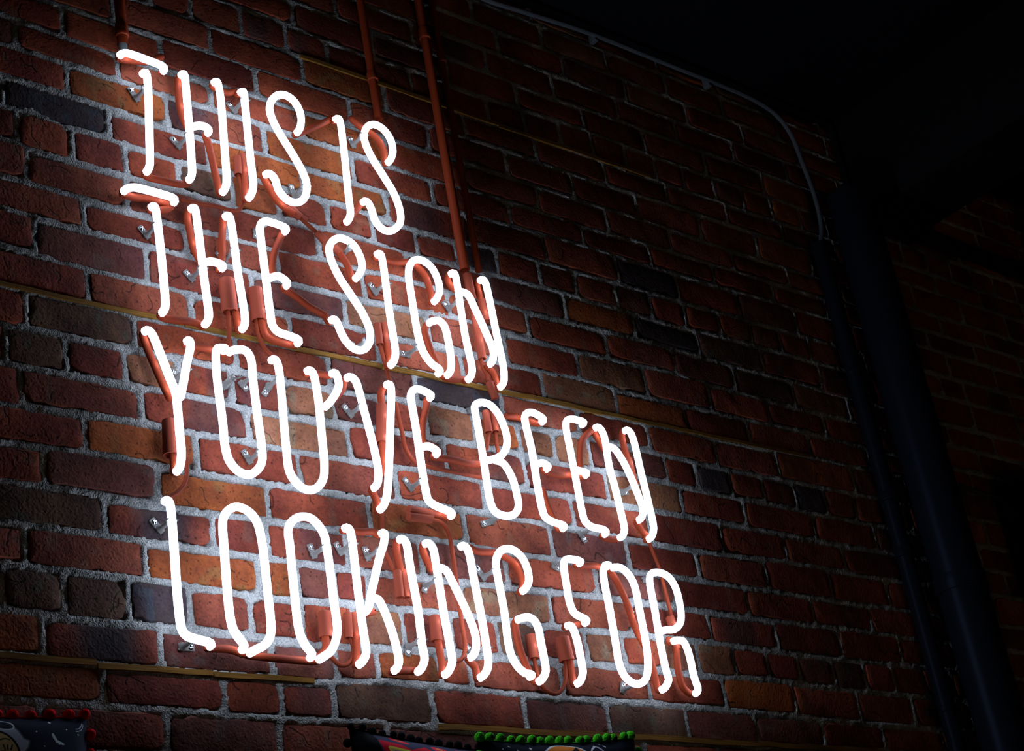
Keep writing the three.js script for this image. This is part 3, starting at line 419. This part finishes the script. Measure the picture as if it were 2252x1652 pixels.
painted([2086,2470,34,2086,2470,26,2104,2456,22,2102,2432,26,2102,2432,34]);
painted([2138,2700,22,2155,2695,22,2198,2697,22]);
painted([2221,2692,22,2244,2682,22,2257,2661,22,2259,2633,22,2245,2617,26,2245,2617,34]);
painted([2220,2556,34,2220,2556,26,2222,2547,22,2222,2518,22,2229,2480,22,2247,2434,26,2247,2434,34]);
painted([2350,2488,22,2348,2454,22,2346,2436,26,2346,2436,34]);
painted([2348,2554,34,2348,2554,26,2401,2567,22,2398,2565,34]);
painted([2412,2693,34,2412,2693,26,2467,2699,22,2507,2694,26,2507,2694,34]);
painted([2507,2694,34,2507,2694,26,2527,2666,22,2541,2625,22,2553,2568,22,2575,2518,22,2580,2474,22,2579,2438,26,2579,2438,34]);
painted([2666,2552,22,2641,2553,22,2643,2546,26,2643,2546,34]);
painted([2661,2535,22,2653,2484,22,2658,2451,22,2676,2436,26,2676,2436,34]);
painted([1451,3025,34,1451,3025,26,1457,3009,22,1471,2970,22,1483,2939,22,1497,2908,22]);
painted([1495,2799,22,1495,2779,22,1491,2759,26,1491,2759,34]);
painted([1535,3022,34,1535,3022,26,1582,3024,22,1602,3024,22,1623,3018,26,1623,3018,34]);
painted([1793,3012,34,1793,3012,26,1833,3020,22,1851,3018,26,1851,3018,34]);
painted([1825,2943,34,1825,2943,26,1880,2996,22,1886,3016,26,1886,3016,34]);
function cap(a, r) {
  r /= 1000; const [p, q] = xyz(a), d = q.clone().sub(p), L = d.length();
  const prof = [[0.0001, 0], [r * 0.8, 0], [r * 0.97, 0.0012], [r, 0.003], [r, L * 0.5], [r * 1.03, L - 0.001], [r * 1.03, L], [r * 0.86, L], [r * 0.8, L - 0.006], [0.0001, L - 0.006]].map((v) => new THREE.Vector2(...v));
  const g = new THREE.LatheGeometry(prof, 18); g.applyQuaternion(new THREE.Quaternion().setFromUnitVectors(V(0, 1, 0), d.clone().normalize())); g.translate(p.x, p.y, p.z);
  mesh('rubber_cap', toCreasedNormals(g, 0.6), capMat, sign);
}
cap([1698,3478,20,1696,3434,20], 8);
cap([1712,3486,20,1711,3439,20], 8);
cap([1807,3392,20,1833,3372,20], 8.5);
cap([1869,3348,20,1887,3331,20], 8);
cap([1908,3324,20,1922,3310,20], 8);
cap([1642,3183,22,1642,3113,22], 15);
cap([1705,3179,20,1706,3109,20], 14);
cap([1991,3165,20,1990,3117,20], 7.5);
cap([2007,3170,20,2006,3121,20], 7.5);
cap([2284,3288,20,2289,3236,20], 9);
cap([2266,3086,20,2276,3049,20], 8.5);
cap([2242,3015,20,2241,2966,20], 8);
cap([2263,3020,20,2260,2970,20], 8);
cap([1972,2980,20,1960,2896,20], 11);
cap([2000,2762,20,2058,2760,20], 9.5);
cap([1998,2748,20,2053,2750,20], 9);
cap([2635,2969,20,2638,2903,20], 10);
cap([2663,2608,20,2667,2587,20], 9.5);
cap([2664,2552,20,2664,2535,20], 9.5);
cap([1777,2536,20,1773,2488,20], 12);
cap([1827,2539,20,1823,2491,20], 8);
cap([1841,2540,20,1838,2492,20], 8);
cap([1953,2633,20,1951,2580,20], 8.5);
cap([1967,2636,20,1965,2581,20], 8.5);
cap([2026,2551,20,2023,2502,20], 11);
cap([2261,2534,20,2258,2485,20], 11);
cap([2339,2534,22,2342,2486,22], 15);
cap([1495,2864,20,1492,2796,20], 14);
cap([2256,3344,20,2258,3285,20], 9.5);
cap([2259,3255,20,2258,3138,20], 9);
function wire(a) { mesh('wire', tube(xyz(a), 0.0042, 8, 0.006), wireMat, sign); }
wire([1699,3436,17,1702,3407,17,1702,3382,17,1699,3368,17,1690,3353,17,1670,3347,17,1643,3348,17,1603,3344,17,1563,3341,17]);
wire([1835,3375,17,1851,3363,17,1871,3350,17]);
wire([1641,3116,17,1641,3083,17,1636,3046,17,1638,3034,17]);
wire([1703,3112,17,1705,3076,17,1718,3050,17,1736,3039,17]);
wire([1992,3120,17,1997,3088,17,2001,3059,17,2004,3038,17]);
wire([2257,3140,17,2259,3118,17,2266,3105,17,2267,3091,17]);
wire([2244,2968,17,2236,2946,17,2231,2929,17]);
wire([2011,2991,17,2016,2931,17,2021,2890,17,2041,2867,17,2067,2864,17,2127,2862,17,2207,2860,17]);
wire([1940,2762,17,1937,2742,17,1933,2714,17]);
wire([2056,2752,17,2079,2748,17,2094,2732,17,2097,2702,17,2096,2640,17,2093,2554,17,2091,2494,17,2079,2472,17,2059,2466,17]);
wire([2649,2784,17,2656,2757,17,2667,2717,17,2669,2687,17,2673,2612,17]);
wire([1783,2453,17,1797,2441,17,1812,2442,17,1827,2454,17,1833,2475,17,1829,2492,17]);
wire([1931,2672,17,1939,2657,17,1947,2636,17]);
wire([2261,2486,17,2264,2450,17,2274,2427,17,2300,2418,17,2324,2432,17,2338,2460,17,2342,2487,17]);
wire([1525,2795,17,1519,2755,17,1504,2732,17,1484,2717,17]);
wire([2262,2971,17,2260,2948,17,2261,2918,17]);
const screwG = (() => {
  const dome = new THREE.SphereGeometry(0.0052, 14, 6, 0, Math.PI * 2, 0, Math.PI / 2); dome.rotateX(Math.PI / 2); dome.scale(1, 1, 0.62);
  const bar = new THREE.BoxGeometry(0.0085, 0.0013, 0.0012); bar.translate(0, 0, 0.0031); const shank = new THREE.CylinderGeometry(0.002, 0.002, 0.012, 8); shank.rotateX(Math.PI / 2); shank.translate(0, 0, -0.006);
  return mergeGeometries([dome.toNonIndexed(), bar.toNonIndexed(), shank.toNonIndexed()]);
})();
function support([sx, sy, gx, gy]) { // clear plastic stand: foot on the wall with a screw through its tab, stalk out to the glass, cradle round the tube
  const s = V(sx / 1000, sy / 1000, 0.006), g = V(gx / 1000, gy / 1000, DEPTH), f = V(g.x, g.y, 0.005);
  const away = V(s.x - f.x, s.y - f.y, 0), span = Math.min(away.length(), 0.06), dir = away.clone().normalize();
  const tab = new RoundedBoxGeometry(span + 0.016, 0.013, 0.003, 2, 0.0014); tab.rotateZ(Math.atan2(dir.y, dir.x)); tab.translate(f.x + dir.x * span / 2, f.y + dir.y * span / 2, 0.0052);
  const stalk = new THREE.LatheGeometry([[0.0001, 0], [0.0085, 0], [0.0075, 0.003], [0.0046, 0.007], [0.004, 0.022], [0.0046, 0.026], [0.0062, 0.0315], [0.0001, 0.0315]].map((v) => new THREE.Vector2(...v)), 14); stalk.rotateX(Math.PI / 2); stalk.translate(f.x, f.y, 0.005);
  const cradle = new THREE.TorusGeometry(R + 0.002, 0.0016, 8, 18, Math.PI * 1.25); cradle.rotateZ(-Math.PI * 1.125); cradle.rotateX(Math.PI / 2); cradle.translate(g.x, g.y, g.z);
  const o = mesh('tube_support', mergeGeometries([tab, stalk, cradle].map((k) => (k.index ? k.toNonIndexed() : k)).map((k) => { k.deleteAttribute('uv'); return k; })), clearMat, sign);
  const sc = mesh('screw', screwG, chromeMat, o); sc.position.set(f.x + dir.x * span, f.y + dir.y * span, 0.0068); sc.rotation.z = rr(0, 3);
}
support([1480,3574,1490,3559]);
support([1565,3485,1575,3475]);
support([1704,3614,1714,3603]);
support([1832,3452,1837,3432]);
support([2002,3621,2007,3609]);
support([1804,3650,1803,3644]);
support([1479,3260,1488,3250]);
support([1568,3187,1576,3179]);
support([1643,3247,1652,3237]);
support([1732,3313,1733,3320]);
support([1923,3320,1933,3316]);
support([2002,3262,2010,3250]);
support([2193,3263,2200,3254]);
support([1934,3111,1939,3105]);
support([2058,3118,2070,3118]);
support([1519,2971,1523,2959]);
support([1669,2969,1664,2974]);
support([1713,2966,1722,2980]);
support([1655,2832,1662,2820]);
support([1457,2672,1467,2661]);
support([1895,2967,1905,2955]);
support([2018,2831,2027,2818]);
support([1775,2663,1779,2651]);
support([1835,2674,1840,2664]);
support([1898,2673,1901,2660]);
support([2200,2765,2222,2773]);
support([2624,2893,2612,2891]);
support([2470,2764,2463,2774]);
support([1507,2454,1492,2454]);
support([2025,2610,2027,2615]);
support([1964,2481,1966,2491]);
support([2109,2500,2120,2489]);
support([2165,2665,2176,2650]);
support([2377,2691,2371,2693]);
support([2501,2452,2497,2442]);
support([2223,3017,2213,3016]);
support([2635,2694,2627,2692]);
support([1640,2979,1625,2964]);

// ---------- orange conduits on the wall ----------
function pipe(name, label, category, group, points, r, m, couplings = [], radial = 16) {
  const t = thing(name, label, category, group); mesh('pipe_run', tube(points, r, radial, 0.02, false), m, t);
  for (const [x, y, z, L, k] of couplings) {
    const g = new THREE.LatheGeometry([[r * 0.9, -L / 2], [r * k, -L / 2], [r * k * 1.06, -L / 2 + 0.002], [r * k * 1.06, -L / 4], [r * k, -L / 4 + 0.002], [r * k, L / 2 - 0.002], [r * 0.9, L / 2]].map((v) => new THREE.Vector2(...v)), radial);
    g.translate(x, y, z); mesh('coupling', g, m, t);
  }
  return t;
}
const line = (x, z, y0, y1, n = 5) => Array.from({ length: n }, (_, i) => V(x, lerp(y0, y1, i / (n - 1)), z));
const strapG = (() => { const g = new RoundedBoxGeometry(0.05, 0.016, 0.004, 2, 0.0015); return g; })();
function straps(t, x, r, z, ys, m) {
  for (const y of ys) {
    const hoop = new THREE.TorusGeometry(r + 0.0015, 0.0016, 6, 16, Math.PI); hoop.rotateX(Math.PI / 2); hoop.scale(1, 5, 1); hoop.translate(x, y, z);
    const lug = new RoundedBoxGeometry(2 * r + 0.044, 0.016, 0.004, 2, 0.0015); lug.translate(x, y, 0.006);
    mesh('strap', mergeGeometries([flat(hoop), flat(lug)]), m, t);
  }
}
const ORANGE = 'orange painted conduits on the brick wall';
{
  const t = pipe('conduit', 'short orange conduit coming down to the top left corner of the sign', 'conduit', ORANGE, line(1.461, 0.02, 3.665, CEIL), 0.0105, pipeMat, [[1.461, 3.7, 0.02, 0.03, 1.22]]);
  const nut = new THREE.CylinderGeometry(0.009, 0.0085, 0.022, 10); nut.translate(1.461, 3.655, 0.02); mesh('end_fitting', nut, steelMat, t);
  pipe('conduit', 'orange conduit running up the wall above the word IS', 'conduit', ORANGE, line(2.077, 0.02, 3.688, CEIL), 0.0095, pipeMat, [[2.077, 3.8, 0.02, 0.022, 1.25]]);
  pipe('conduit', 'thicker orange conduit running up from the N of SIGN, left of its thin neighbour', 'conduit', ORANGE, line(2.252, 0.02, 3.352, CEIL), 0.0105, pipeMat, [[2.252, 3.98, 0.02, 0.03, 1.25]]);
  pipe('conduit', 'thinner orange conduit just right of the thick one above the N of SIGN', 'conduit', ORANGE, line(2.294, 0.018, 3.36, CEIL), 0.0075, pipeMat, [[2.294, 3.93, 0.018, 0.03, 1.3]]);
}
// ---------- dark pipes at the right ----------
{
  const t = thing('drain_pipe', 'thick black pipe standing at the right, in front of the brick wall', 'pipe');
  mesh('pipe_run', tube(line(3.639, 0.1, 0, 3.88, 9), 0.061, 28, 0.05, false), blackMat, t);
  for (const y of [1.1, 2.75]) { const b = new THREE.LatheGeometry([[0.058, -0.02], [0.066, -0.02], [0.066, 0.02], [0.058, 0.02]].map((v) => new THREE.Vector2(...v)), 28); b.translate(3.639, y, 0.1); const arm = new THREE.BoxGeometry(0.04, 0.03, 0.026); arm.translate(3.639, y, 0.023); mesh('bracket', mergeGeometries([b.toNonIndexed(), arm.toNonIndexed()]), blackMat, t); }
  const s = pipe('wall_pipe', 'thin dark pipe with collars close to the wall, left of the thick black pipe', 'pipe', undefined, line(3.543, 0.03, 0, 3.74), 0.021, blackMat, [[3.545, 3.0, 0.03, 0.026, 1.2], [3.545, 2.85, 0.03, 0.026, 1.2]], 20);
  straps(s, 3.543, 0.021, 0.03, [2.45, 3.35], blackMat);
}
// flexible conduit: a ribbed hose
function hose(points, r, pitch = 0.008) {
  const c = new THREE.CatmullRomCurve3(points, false, 'centripetal'), n = Math.ceil(c.getLength() / pitch) * 2, g = new THREE.TubeGeometry(c, n, r, 10, false), p = g.attributes.position;
  for (let i = 0; i <= n; i++) { const o = c.getPointAt(i / n), k = i % 2 ? 1.1 : 0.86; for (let j = 0; j <= 10; j++) { const q = i * 11 + j; p.setXYZ(q, o.x + (p.getX(q) - o.x) * k, o.y + (p.getY(q) - o.y) * k, o.z + (p.getZ(q) - o.z) * k); } }
  g.computeVertexNormals(); return g;
}
const hoseMat = std(0.09, 0.1, 0.11, 0.6);
{
  const t = thing('flexible_conduit', 'thin ribbed conduit along the top of the wall that bends down to the dark pipe', 'conduit');
  mesh('hose', hose([V(2.365, 4.212, 0.03), V(2.385, 4.175, 0.03), V(2.42, 4.156, 0.03), V(2.463, 4.152, 0.03), V(2.6, 4.163, 0.03), V(2.8, 4.178, 0.03), V(3.1, 4.179, 0.03), V(3.32, 4.18, 0.03), V(3.44, 4.172, 0.03), V(3.51, 4.15, 0.03), V(3.553, 4.1, 0.03), V(3.572, 4.0, 0.03), V(3.585, 3.9, 0.03), V(3.575, 3.8, 0.03), V(3.545, 3.73, 0.03)], 0.006), hoseMat, t);
  for (const x of [2.83, 3.25]) { const y = x < 2.5 ? 4.153 : 4.179, g = new RoundedBoxGeometry(0.012, 0.03, 0.0225, 2, 0.002); g.translate(x, y, 0.0195); mesh('clip', g, hoseMat, t); }
  const h = thing('flexible_conduit', 'ribbed grey conduit running behind the thick black pipe to the dark cabinet', 'conduit');
  mesh('hose', hose([V(3.566, 2.99, 0.03), V(3.579, 3.01, 0.03), V(3.585, 3.03, 0.03), V(3.612, 3.056, 0.03), V(3.665, 3.077, 0.022), V(3.74, 3.082, 0.022), V(3.82, 3.079, 0.03), V(4.05, 3.066, 0.03)], 0.006), hoseMat, h);
  const g = new RoundedBoxGeometry(0.012, 0.034, 0.0225, 2, 0.002); g.translate(3.89, 3.072, 0.0195); mesh('clip', g, hoseMat, h);
}
{
  const t = thing('wall_conduit', 'dark horizontal pipe high on the wall, right of the thick black pipe', 'pipe');
  mesh('pipe_run', tube([V(4.03, 3.905, 0.03), V(4.6, 3.9, 0.03), V(5.4, 3.895, 0.03), V(6.19, 3.89, 0.03)], 0.024, 16, 0.05, false), blackMat, t);
  for (const x of [4.5, 5.4]) { const g = new THREE.TorusGeometry(0.026, 0.004, 8, 20); g.rotateY(Math.PI / 2); g.scale(3, 1, 1); g.translate(x, 3.9, 0.03); mesh('collar', g, blackMat, t); }
}
{
  const t = thing('wall_cabinet', 'dark metal cabinet on the brick wall at the right edge', 'cabinet');
  const X = 4.055, W = 0.6, H = 1.0, D = 0.22, Y = 2.07;
  const body = new RoundedBoxGeometry(W, H, D, 3, 0.006); body.translate(X + W / 2, Y + H / 2, 0.01 + D / 2); mesh('body', body, darkMat, t);
  const door = new RoundedBoxGeometry(W - 0.04, H - 0.04, 0.016, 2, 0.004); door.translate(X + W / 2, Y + H / 2, 0.01 + D + 0.008); const d = mesh('door', door, blackMat, t);
  const hd = new RoundedBoxGeometry(0.018, 0.09, 0.02, 2, 0.005); hd.translate(X + W - 0.07, Y + H / 2, 0.01 + D + 0.024); mesh('handle', hd, blackMat, d);
}
// ---------- cushions on a shelf under the sign ----------
function canvasMap(w, h, draw) { const c = document.createElement('canvas'); c.width = w; c.height = h; draw(c.getContext('2d'), w, h); const t = new THREE.CanvasTexture(c); t.colorSpace = THREE.SRGBColorSpace; t.anisotropy = 8; return t; }
const star = (g, x, y, r, col) => { g.fillStyle = col; g.beginPath(); for (let i = 0; i < 8; i++) { const a = (i * Math.PI) / 4, q = i % 2 ? r * 0.4 : r; g.lineTo(x + Math.cos(a) * q, y + Math.sin(a) * q); } g.closePath(); g.fill(); };
const poly = (g, pts, fill, stroke, lw) => { g.beginPath(); pts.forEach(([x, y], i) => (i ? g.lineTo(x, y) : g.moveTo(x, y))); if (fill) { g.closePath(); g.fillStyle = fill; g.fill(); } if (stroke) { g.lineWidth = lw; g.strokeStyle = stroke; g.lineJoin = 'round'; g.stroke(); } };
const PX = 1000 / 0.42;                       // pixels per metre of print
// left cushion: night sky, stars and a bat, with the hood and brow of a drawn face at the frame's edge; laid out in metres from the top right corner
const mapA = canvasMap(1000, 1000, (g, w, h) => {
  g.fillStyle = '#14172c'; g.fillRect(0, 0, w, h);
  const X = (m) => w - m * PX, Y = (m) => m * PX, S = PX;
  for (let i = 0; i < 60; i++) star(g, rr(0, w), rr(190, h), rr(3, 7), '#dfe4ea');
  for (const [x, y, r] of [[0.072, 0.013, 0.0035], [0.1, 0.032, 0.002], [0.045, 0.026, 0.002], [0.024, 0.034, 0.0022], [0.09, 0.058, 0.002], [0.067, 0.074, 0.0026]]) star(g, X(x), Y(y), r * S, '#e6eaee');
  poly(g, [[0.073, 0.034], [0.0705, 0.034], [0.065, 0.046], [0.057, 0.0495], [0.052, 0.053], [0.056, 0.0545], [0.06, 0.053], [0.0625, 0.0545], [0.065, 0.051], [0.068, 0.051], [0.07, 0.046], [0.0725, 0.043], [0.0735, 0.038]].map(([x, y]) => [X(x), Y(y)]), '#c9d0d4');
  g.strokeStyle = '#c8ccd8'; g.lineWidth = 3; for (const r of [0.012, 0.016]) { g.beginPath(); g.arc(X(0.026), Y(0.012), r * S, 0.1, 1.7); g.stroke(); }
  const hood = [[0.2, 0.006], [0.17, 0.006], [0.148, 0.013], [0.133, 0.03], [0.126, 0.044], [0.117, 0.048], [0.121, 0.06], [0.132, 0.074], [0.15, 0.09], [0.2, 0.12], [0.26, 0.11], [0.27, 0.03]];
  g.save(); g.translate(0.009 * PX, -0.003 * PX); poly(g, hood.map(([x, y]) => [X(x), Y(y)]), '#0a0b12'); poly(g, hood.map(([x, y]) => [X(x + 0.006), Y(y + 0.004)]), '#a9adb9', '#56596a', 6);
  g.fillStyle = '#171a2c'; g.beginPath(); g.ellipse(X(0.165), Y(0.0225), 0.021 * S, 0.009 * S, 0.22, 0, 7); g.fill(); g.lineWidth = 6; g.strokeStyle = '#c6cad4'; g.stroke();
  g.fillStyle = '#b89a68'; g.beginPath(); g.ellipse(X(0.176), Y(0.078), 0.033 * S, 0.042 * S, 0, 0, 7); g.fill(); g.lineWidth = 9; g.strokeStyle = '#0a0a10'; g.stroke();
  g.lineWidth = 5; g.beginPath(); g.moveTo(X(0.172), Y(0.052)); g.quadraticCurveTo(X(0.163), Y(0.047), X(0.155), Y(0.052)); g.stroke();
  for (const [x, dx] of [[0.166, 0.002], [0.162, -0.001], [0.157, -0.004]]) { g.beginPath(); g.moveTo(X(x), Y(0.07)); g.lineTo(X(x + dx), Y(0.06)); g.stroke(); }
  g.fillStyle = '#10121a'; g.beginPath(); g.ellipse(X(0.168), Y(0.082), 0.015 * S, 0.011 * S, 0, 0, 7); g.fill(); g.fillStyle = '#dfe3e6'; g.beginPath(); g.ellipse(X(0.166), Y(0.084), 0.011 * S, 0.008 * S, 0, 0, 7); g.fill(); g.restore();
});
// middle cushion: black, with a jagged red and yellow burst round a tan ground and small red patches along the top; metres from the top left corner
const mapB = canvasMap(1000, 1000, (g, w, h) => {
  g.fillStyle = '#0b0c12'; g.fillRect(0, 0, w, h);
  const P = (l) => l.map(([x, y]) => [x * PX, y * PX]);
  poly(g, P([[0.045, 0.004], [0.42, 0.004], [0.42, 0.05], [0.05, 0.05]]), '#34344c');
  const burst = [[0.048, 0.017], [0.095, 0.021], [0.113, 0.029], [0.146, 0.018], [0.185, 0.033], [0.2, 0.036], [0.222, 0.026], [0.25, 0.04], [0.27, 0.033], [0.33, 0.05], [0.4, 0.03], [0.38, 0.2], [0.4, 0.39], [0.25, 0.36], [0.06, 0.39], [0.09, 0.2]];
  poly(g, P(burst), '#c3122a'); const inn = P(burst.map(([x, y]) => [0.22 + (x - 0.22) * 0.9, 0.2 + (y - 0.2) * 0.93])); poly(g, inn, '#b3a46d'); poly(g, [...inn, inn[0]], null, '#d9c648', 12);
  const gr = g.createRadialGradient(450, 450, 60, 450, 450, 420); gr.addColorStop(0, '#d8cb9a'); gr.addColorStop(1, '#5f5c48'); g.globalAlpha = 0.6; poly(g, P(burst.map(([x, y]) => [0.22 + (x - 0.22) * 0.85, 0.2 + (y - 0.2) * 0.9])), gr); g.globalAlpha = 1;
  for (const [x, y] of [[0.096, 0.011], [0.18, 0.019], [0.235, 0.02]]) { g.fillStyle = '#cf2a3c'; g.beginPath(); g.ellipse(x * PX, y * PX, 0.019 * PX, 0.006 * PX, 0.2, 0, 7); g.fill(); g.strokeStyle = '#d8b060'; g.lineWidth = 4; g.beginPath(); g.moveTo((x - 0.008) * PX, (y - 0.002) * PX); g.lineTo((x + 0.006) * PX, y * PX); g.stroke(); }
});
// right cushion: night sky with an orange disc, the black shape of a bat, and a dark cone with purple stars; metres from the top left corner
const mapC = canvasMap(1000, 1000, (g, w, h) => {
  g.fillStyle = '#121526'; g.fillRect(0, 0, w, h);
  const q = PX, S = (x, y, r, c) => star(g, x * q, y * q, r * q, c);
  for (let i = 0; i < 45; i++) star(g, rr(0, w), rr(150, h), rr(3, 7), '#dfe4ea');
  for (const [x, y, r] of [[0.108, 0.018, 0.0042], [0.075, 0.024, 0.0045], [0.06, 0.014, 0.003], [0.312, 0.014, 0.0045], [0.308, 0.007, 0.0028], [0.042, 0.02, 0.0025], [0.34, 0.028, 0.0025]]) S(x, y, r, '#e2e6ea');
  g.fillStyle = '#e8862a'; g.beginPath(); g.ellipse(0.195 * q, 0.096 * q, 0.092 * q, 0.088 * q, 0, 0, 7); g.fill(); g.strokeStyle = '#e4e6e8'; g.lineWidth = 8; g.stroke();
  poly(g, [[0.17, 0.031], [0.185, 0.034], [0.197, 0.036], [0.212, 0.03], [0.228, 0.021], [0.232, 0.034], [0.22, 0.038], [0.214, 0.046], [0.2, 0.05], [0.186, 0.046], [0.18, 0.038]].map(([x, y]) => [x * q, (y - 0.007) * q]), '#14141c');
  poly(g, [[0.245, 0.045], [0.27, 0.02], [0.286, 0.012], [0.3, 0.024], [0.306, 0.045], [0.3, 0.09], [0.25, 0.09]].map(([x, y]) => [x * q, y * q]), '#1c1a30', '#d5d8e2', 9);
  S(0.292, 0.028, 0.006, '#7d2fb0'); S(0.273, 0.034, 0.006, '#7d2fb0'); S(0.285, 0.055, 0.006, '#7d2fb0');
});
function cushionShape(w, h, t) { // two swollen skins that meet in a seam, corners drawn out to points
  const n = 26, skin = (side) => {
    const g = new THREE.PlaneGeometry(2, 2, n, n), p = g.attributes.position;
    for (let i = 0; i < p.count; i++) {
      const a = p.getX(i), b = p.getY(i), pin = 1 - 0.045 * (1 - b * b), pin2 = 1 - 0.045 * (1 - a * a);
      const bulge = Math.pow(Math.max(0, (1 - a * a) * (1 - b * b)), 0.42) * t * (0.93 + 0.14 * edge(a * 0.04 + w, b * 0.04 + t));
      p.setXYZ(i, a * (w / 2) * pin, b * (h / 2) * pin2, side * (bulge + 0.001));
    }
    if (side < 0) { const ix = g.index.array; for (let i = 0; i < ix.length; i += 3) { const k = ix[i]; ix[i] = ix[i + 1]; ix[i + 1] = k; } }
    g.computeVertexNormals(); return g;
  };
  return mergeGeometries([skin(1), skin(-1)]);
}
const bobbleG = (() => { const g = new THREE.IcosahedronGeometry(1, 4), p = g.attributes.position; for (let i = 0; i < p.count; i++) { const v = V(p.getX(i), p.getY(i), p.getZ(i)), k = 1 + 0.14 * (edge2(v.x * 0.11 + 1, v.y * 0.11 + v.z * 0.07) - 0.5); p.setXYZ(i, v.x * k, v.y * k, v.z * k); } g.computeVertexNormals(); return g; })();
function cushion(label, w, h, t, map, [x, y, z], turn, lean, bobble, r, spots) { // x, y: middle of the top edge
  const c = thing('cushion', label, 'cushion');
  mesh('cover', cushionShape(w, h, t), new THREE.MeshPhysicalMaterial({ map, roughness: 0.9, specularIntensity: 0.12 }), c).position.set(0, -h / 2, 0);
  const bm = new THREE.MeshPhysicalMaterial({ color: bobble, roughness: 0.95, specularIntensity: 0.1 });
  const cord = []; for (let i = 0; i <= 24; i++) { const a = (i / 12 - 1) * 0.98; cord.push(V(a * w / 2, -h / 2 + (h / 2) * (1 - 0.045 * (1 - a * a)) + 0.001, 0)); }
  mesh('trim', tube(cord, 0.0022, 6, 0.01), bm, c);
  for (const [a, b] of spots) { const o = mesh('pompom', bobbleG, bm, c); o.scale.setScalar(r * rr(0.88, 1.1)); o.position.set(a * w / 2, -h / 2 + b * h / 2, rr(-0.003, 0.004)); o.rotation.set(rr(0, 3), rr(0, 3), 0); }
  c.position.set(x, y, z); c.rotation.set(lean, 0, turn, 'ZYX'); return c;
}
const along = (n, seq) => { const o = []; for (let i = 0; i < n; i++) { const a = lerp(-0.97, 0.985, i / (n - 1)) + rr(-0.012, 0.012); o.push([a, 1 - 0.045 * (1 - a * a) + rr(0.022, 0.034)]); } for (const b of [0.86, 0.7, 0.56, 0.4, 0.24, 0.08]) { o.push([1.0 - 0.045 * (1 - b * b) + 0.03, b + rr(-0.02, 0.02)]); o.push([-1.0 + 0.045 * (1 - b * b) - 0.03, b + rr(-0.02, 0.02)]); } return o; };
const SHELF = 1.9;
cushion('dark blue cushion with red pompoms, printed with stars, a white bat and a pale hood', 0.4, 0.389, 0.055, mapA, [1.054, 2.289, 0.11], 0.0, 0, 0xd0000c, 0.0085, along(15));
cushion('black cushion with black pompoms and a jagged red and yellow burst print', 0.4, 0.385, 0.05, mapB, [1.958, 2.292, 0.075], -0.075, 0, 0x06070a, 0.007, along(20));
cushion('dark starry cushion with green pompoms and an orange disc with a bat', 0.375, 0.39, 0.05, mapC, [2.123, 2.269, 0.19], 0.049, 0, 0x3fae1c, 0.0085, along(17));

{
  const t = thing('wall_shelf', 'long dark wooden shelf on the brick wall that carries the three cushions', 'shelf');
  const b = new RoundedBoxGeometry(2.1, 0.03, 0.26, 2, 0.004); b.translate(1.62, SHELF - 0.015, 0.142); mesh('board', b, shelfMat, t);
  for (const x of [0.8, 1.6, 2.45]) { const k = new THREE.ExtrudeGeometry(new THREE.Shape([[0, 0], [0.2, 0], [0.2, -0.025], [0.03, -0.17], [0, -0.17]].map((v) => new THREE.Vector2(...v))), { depth: 0.025, bevelEnabled: true, bevelSize: 0.002, bevelThickness: 0.002, bevelSegments: 1 }); k.rotateY(-Math.PI / 2); k.translate(x, SHELF - 0.032, 0.012); mesh('bracket', k, shelfMat, t); }
}

renderer.render(scene, camera);
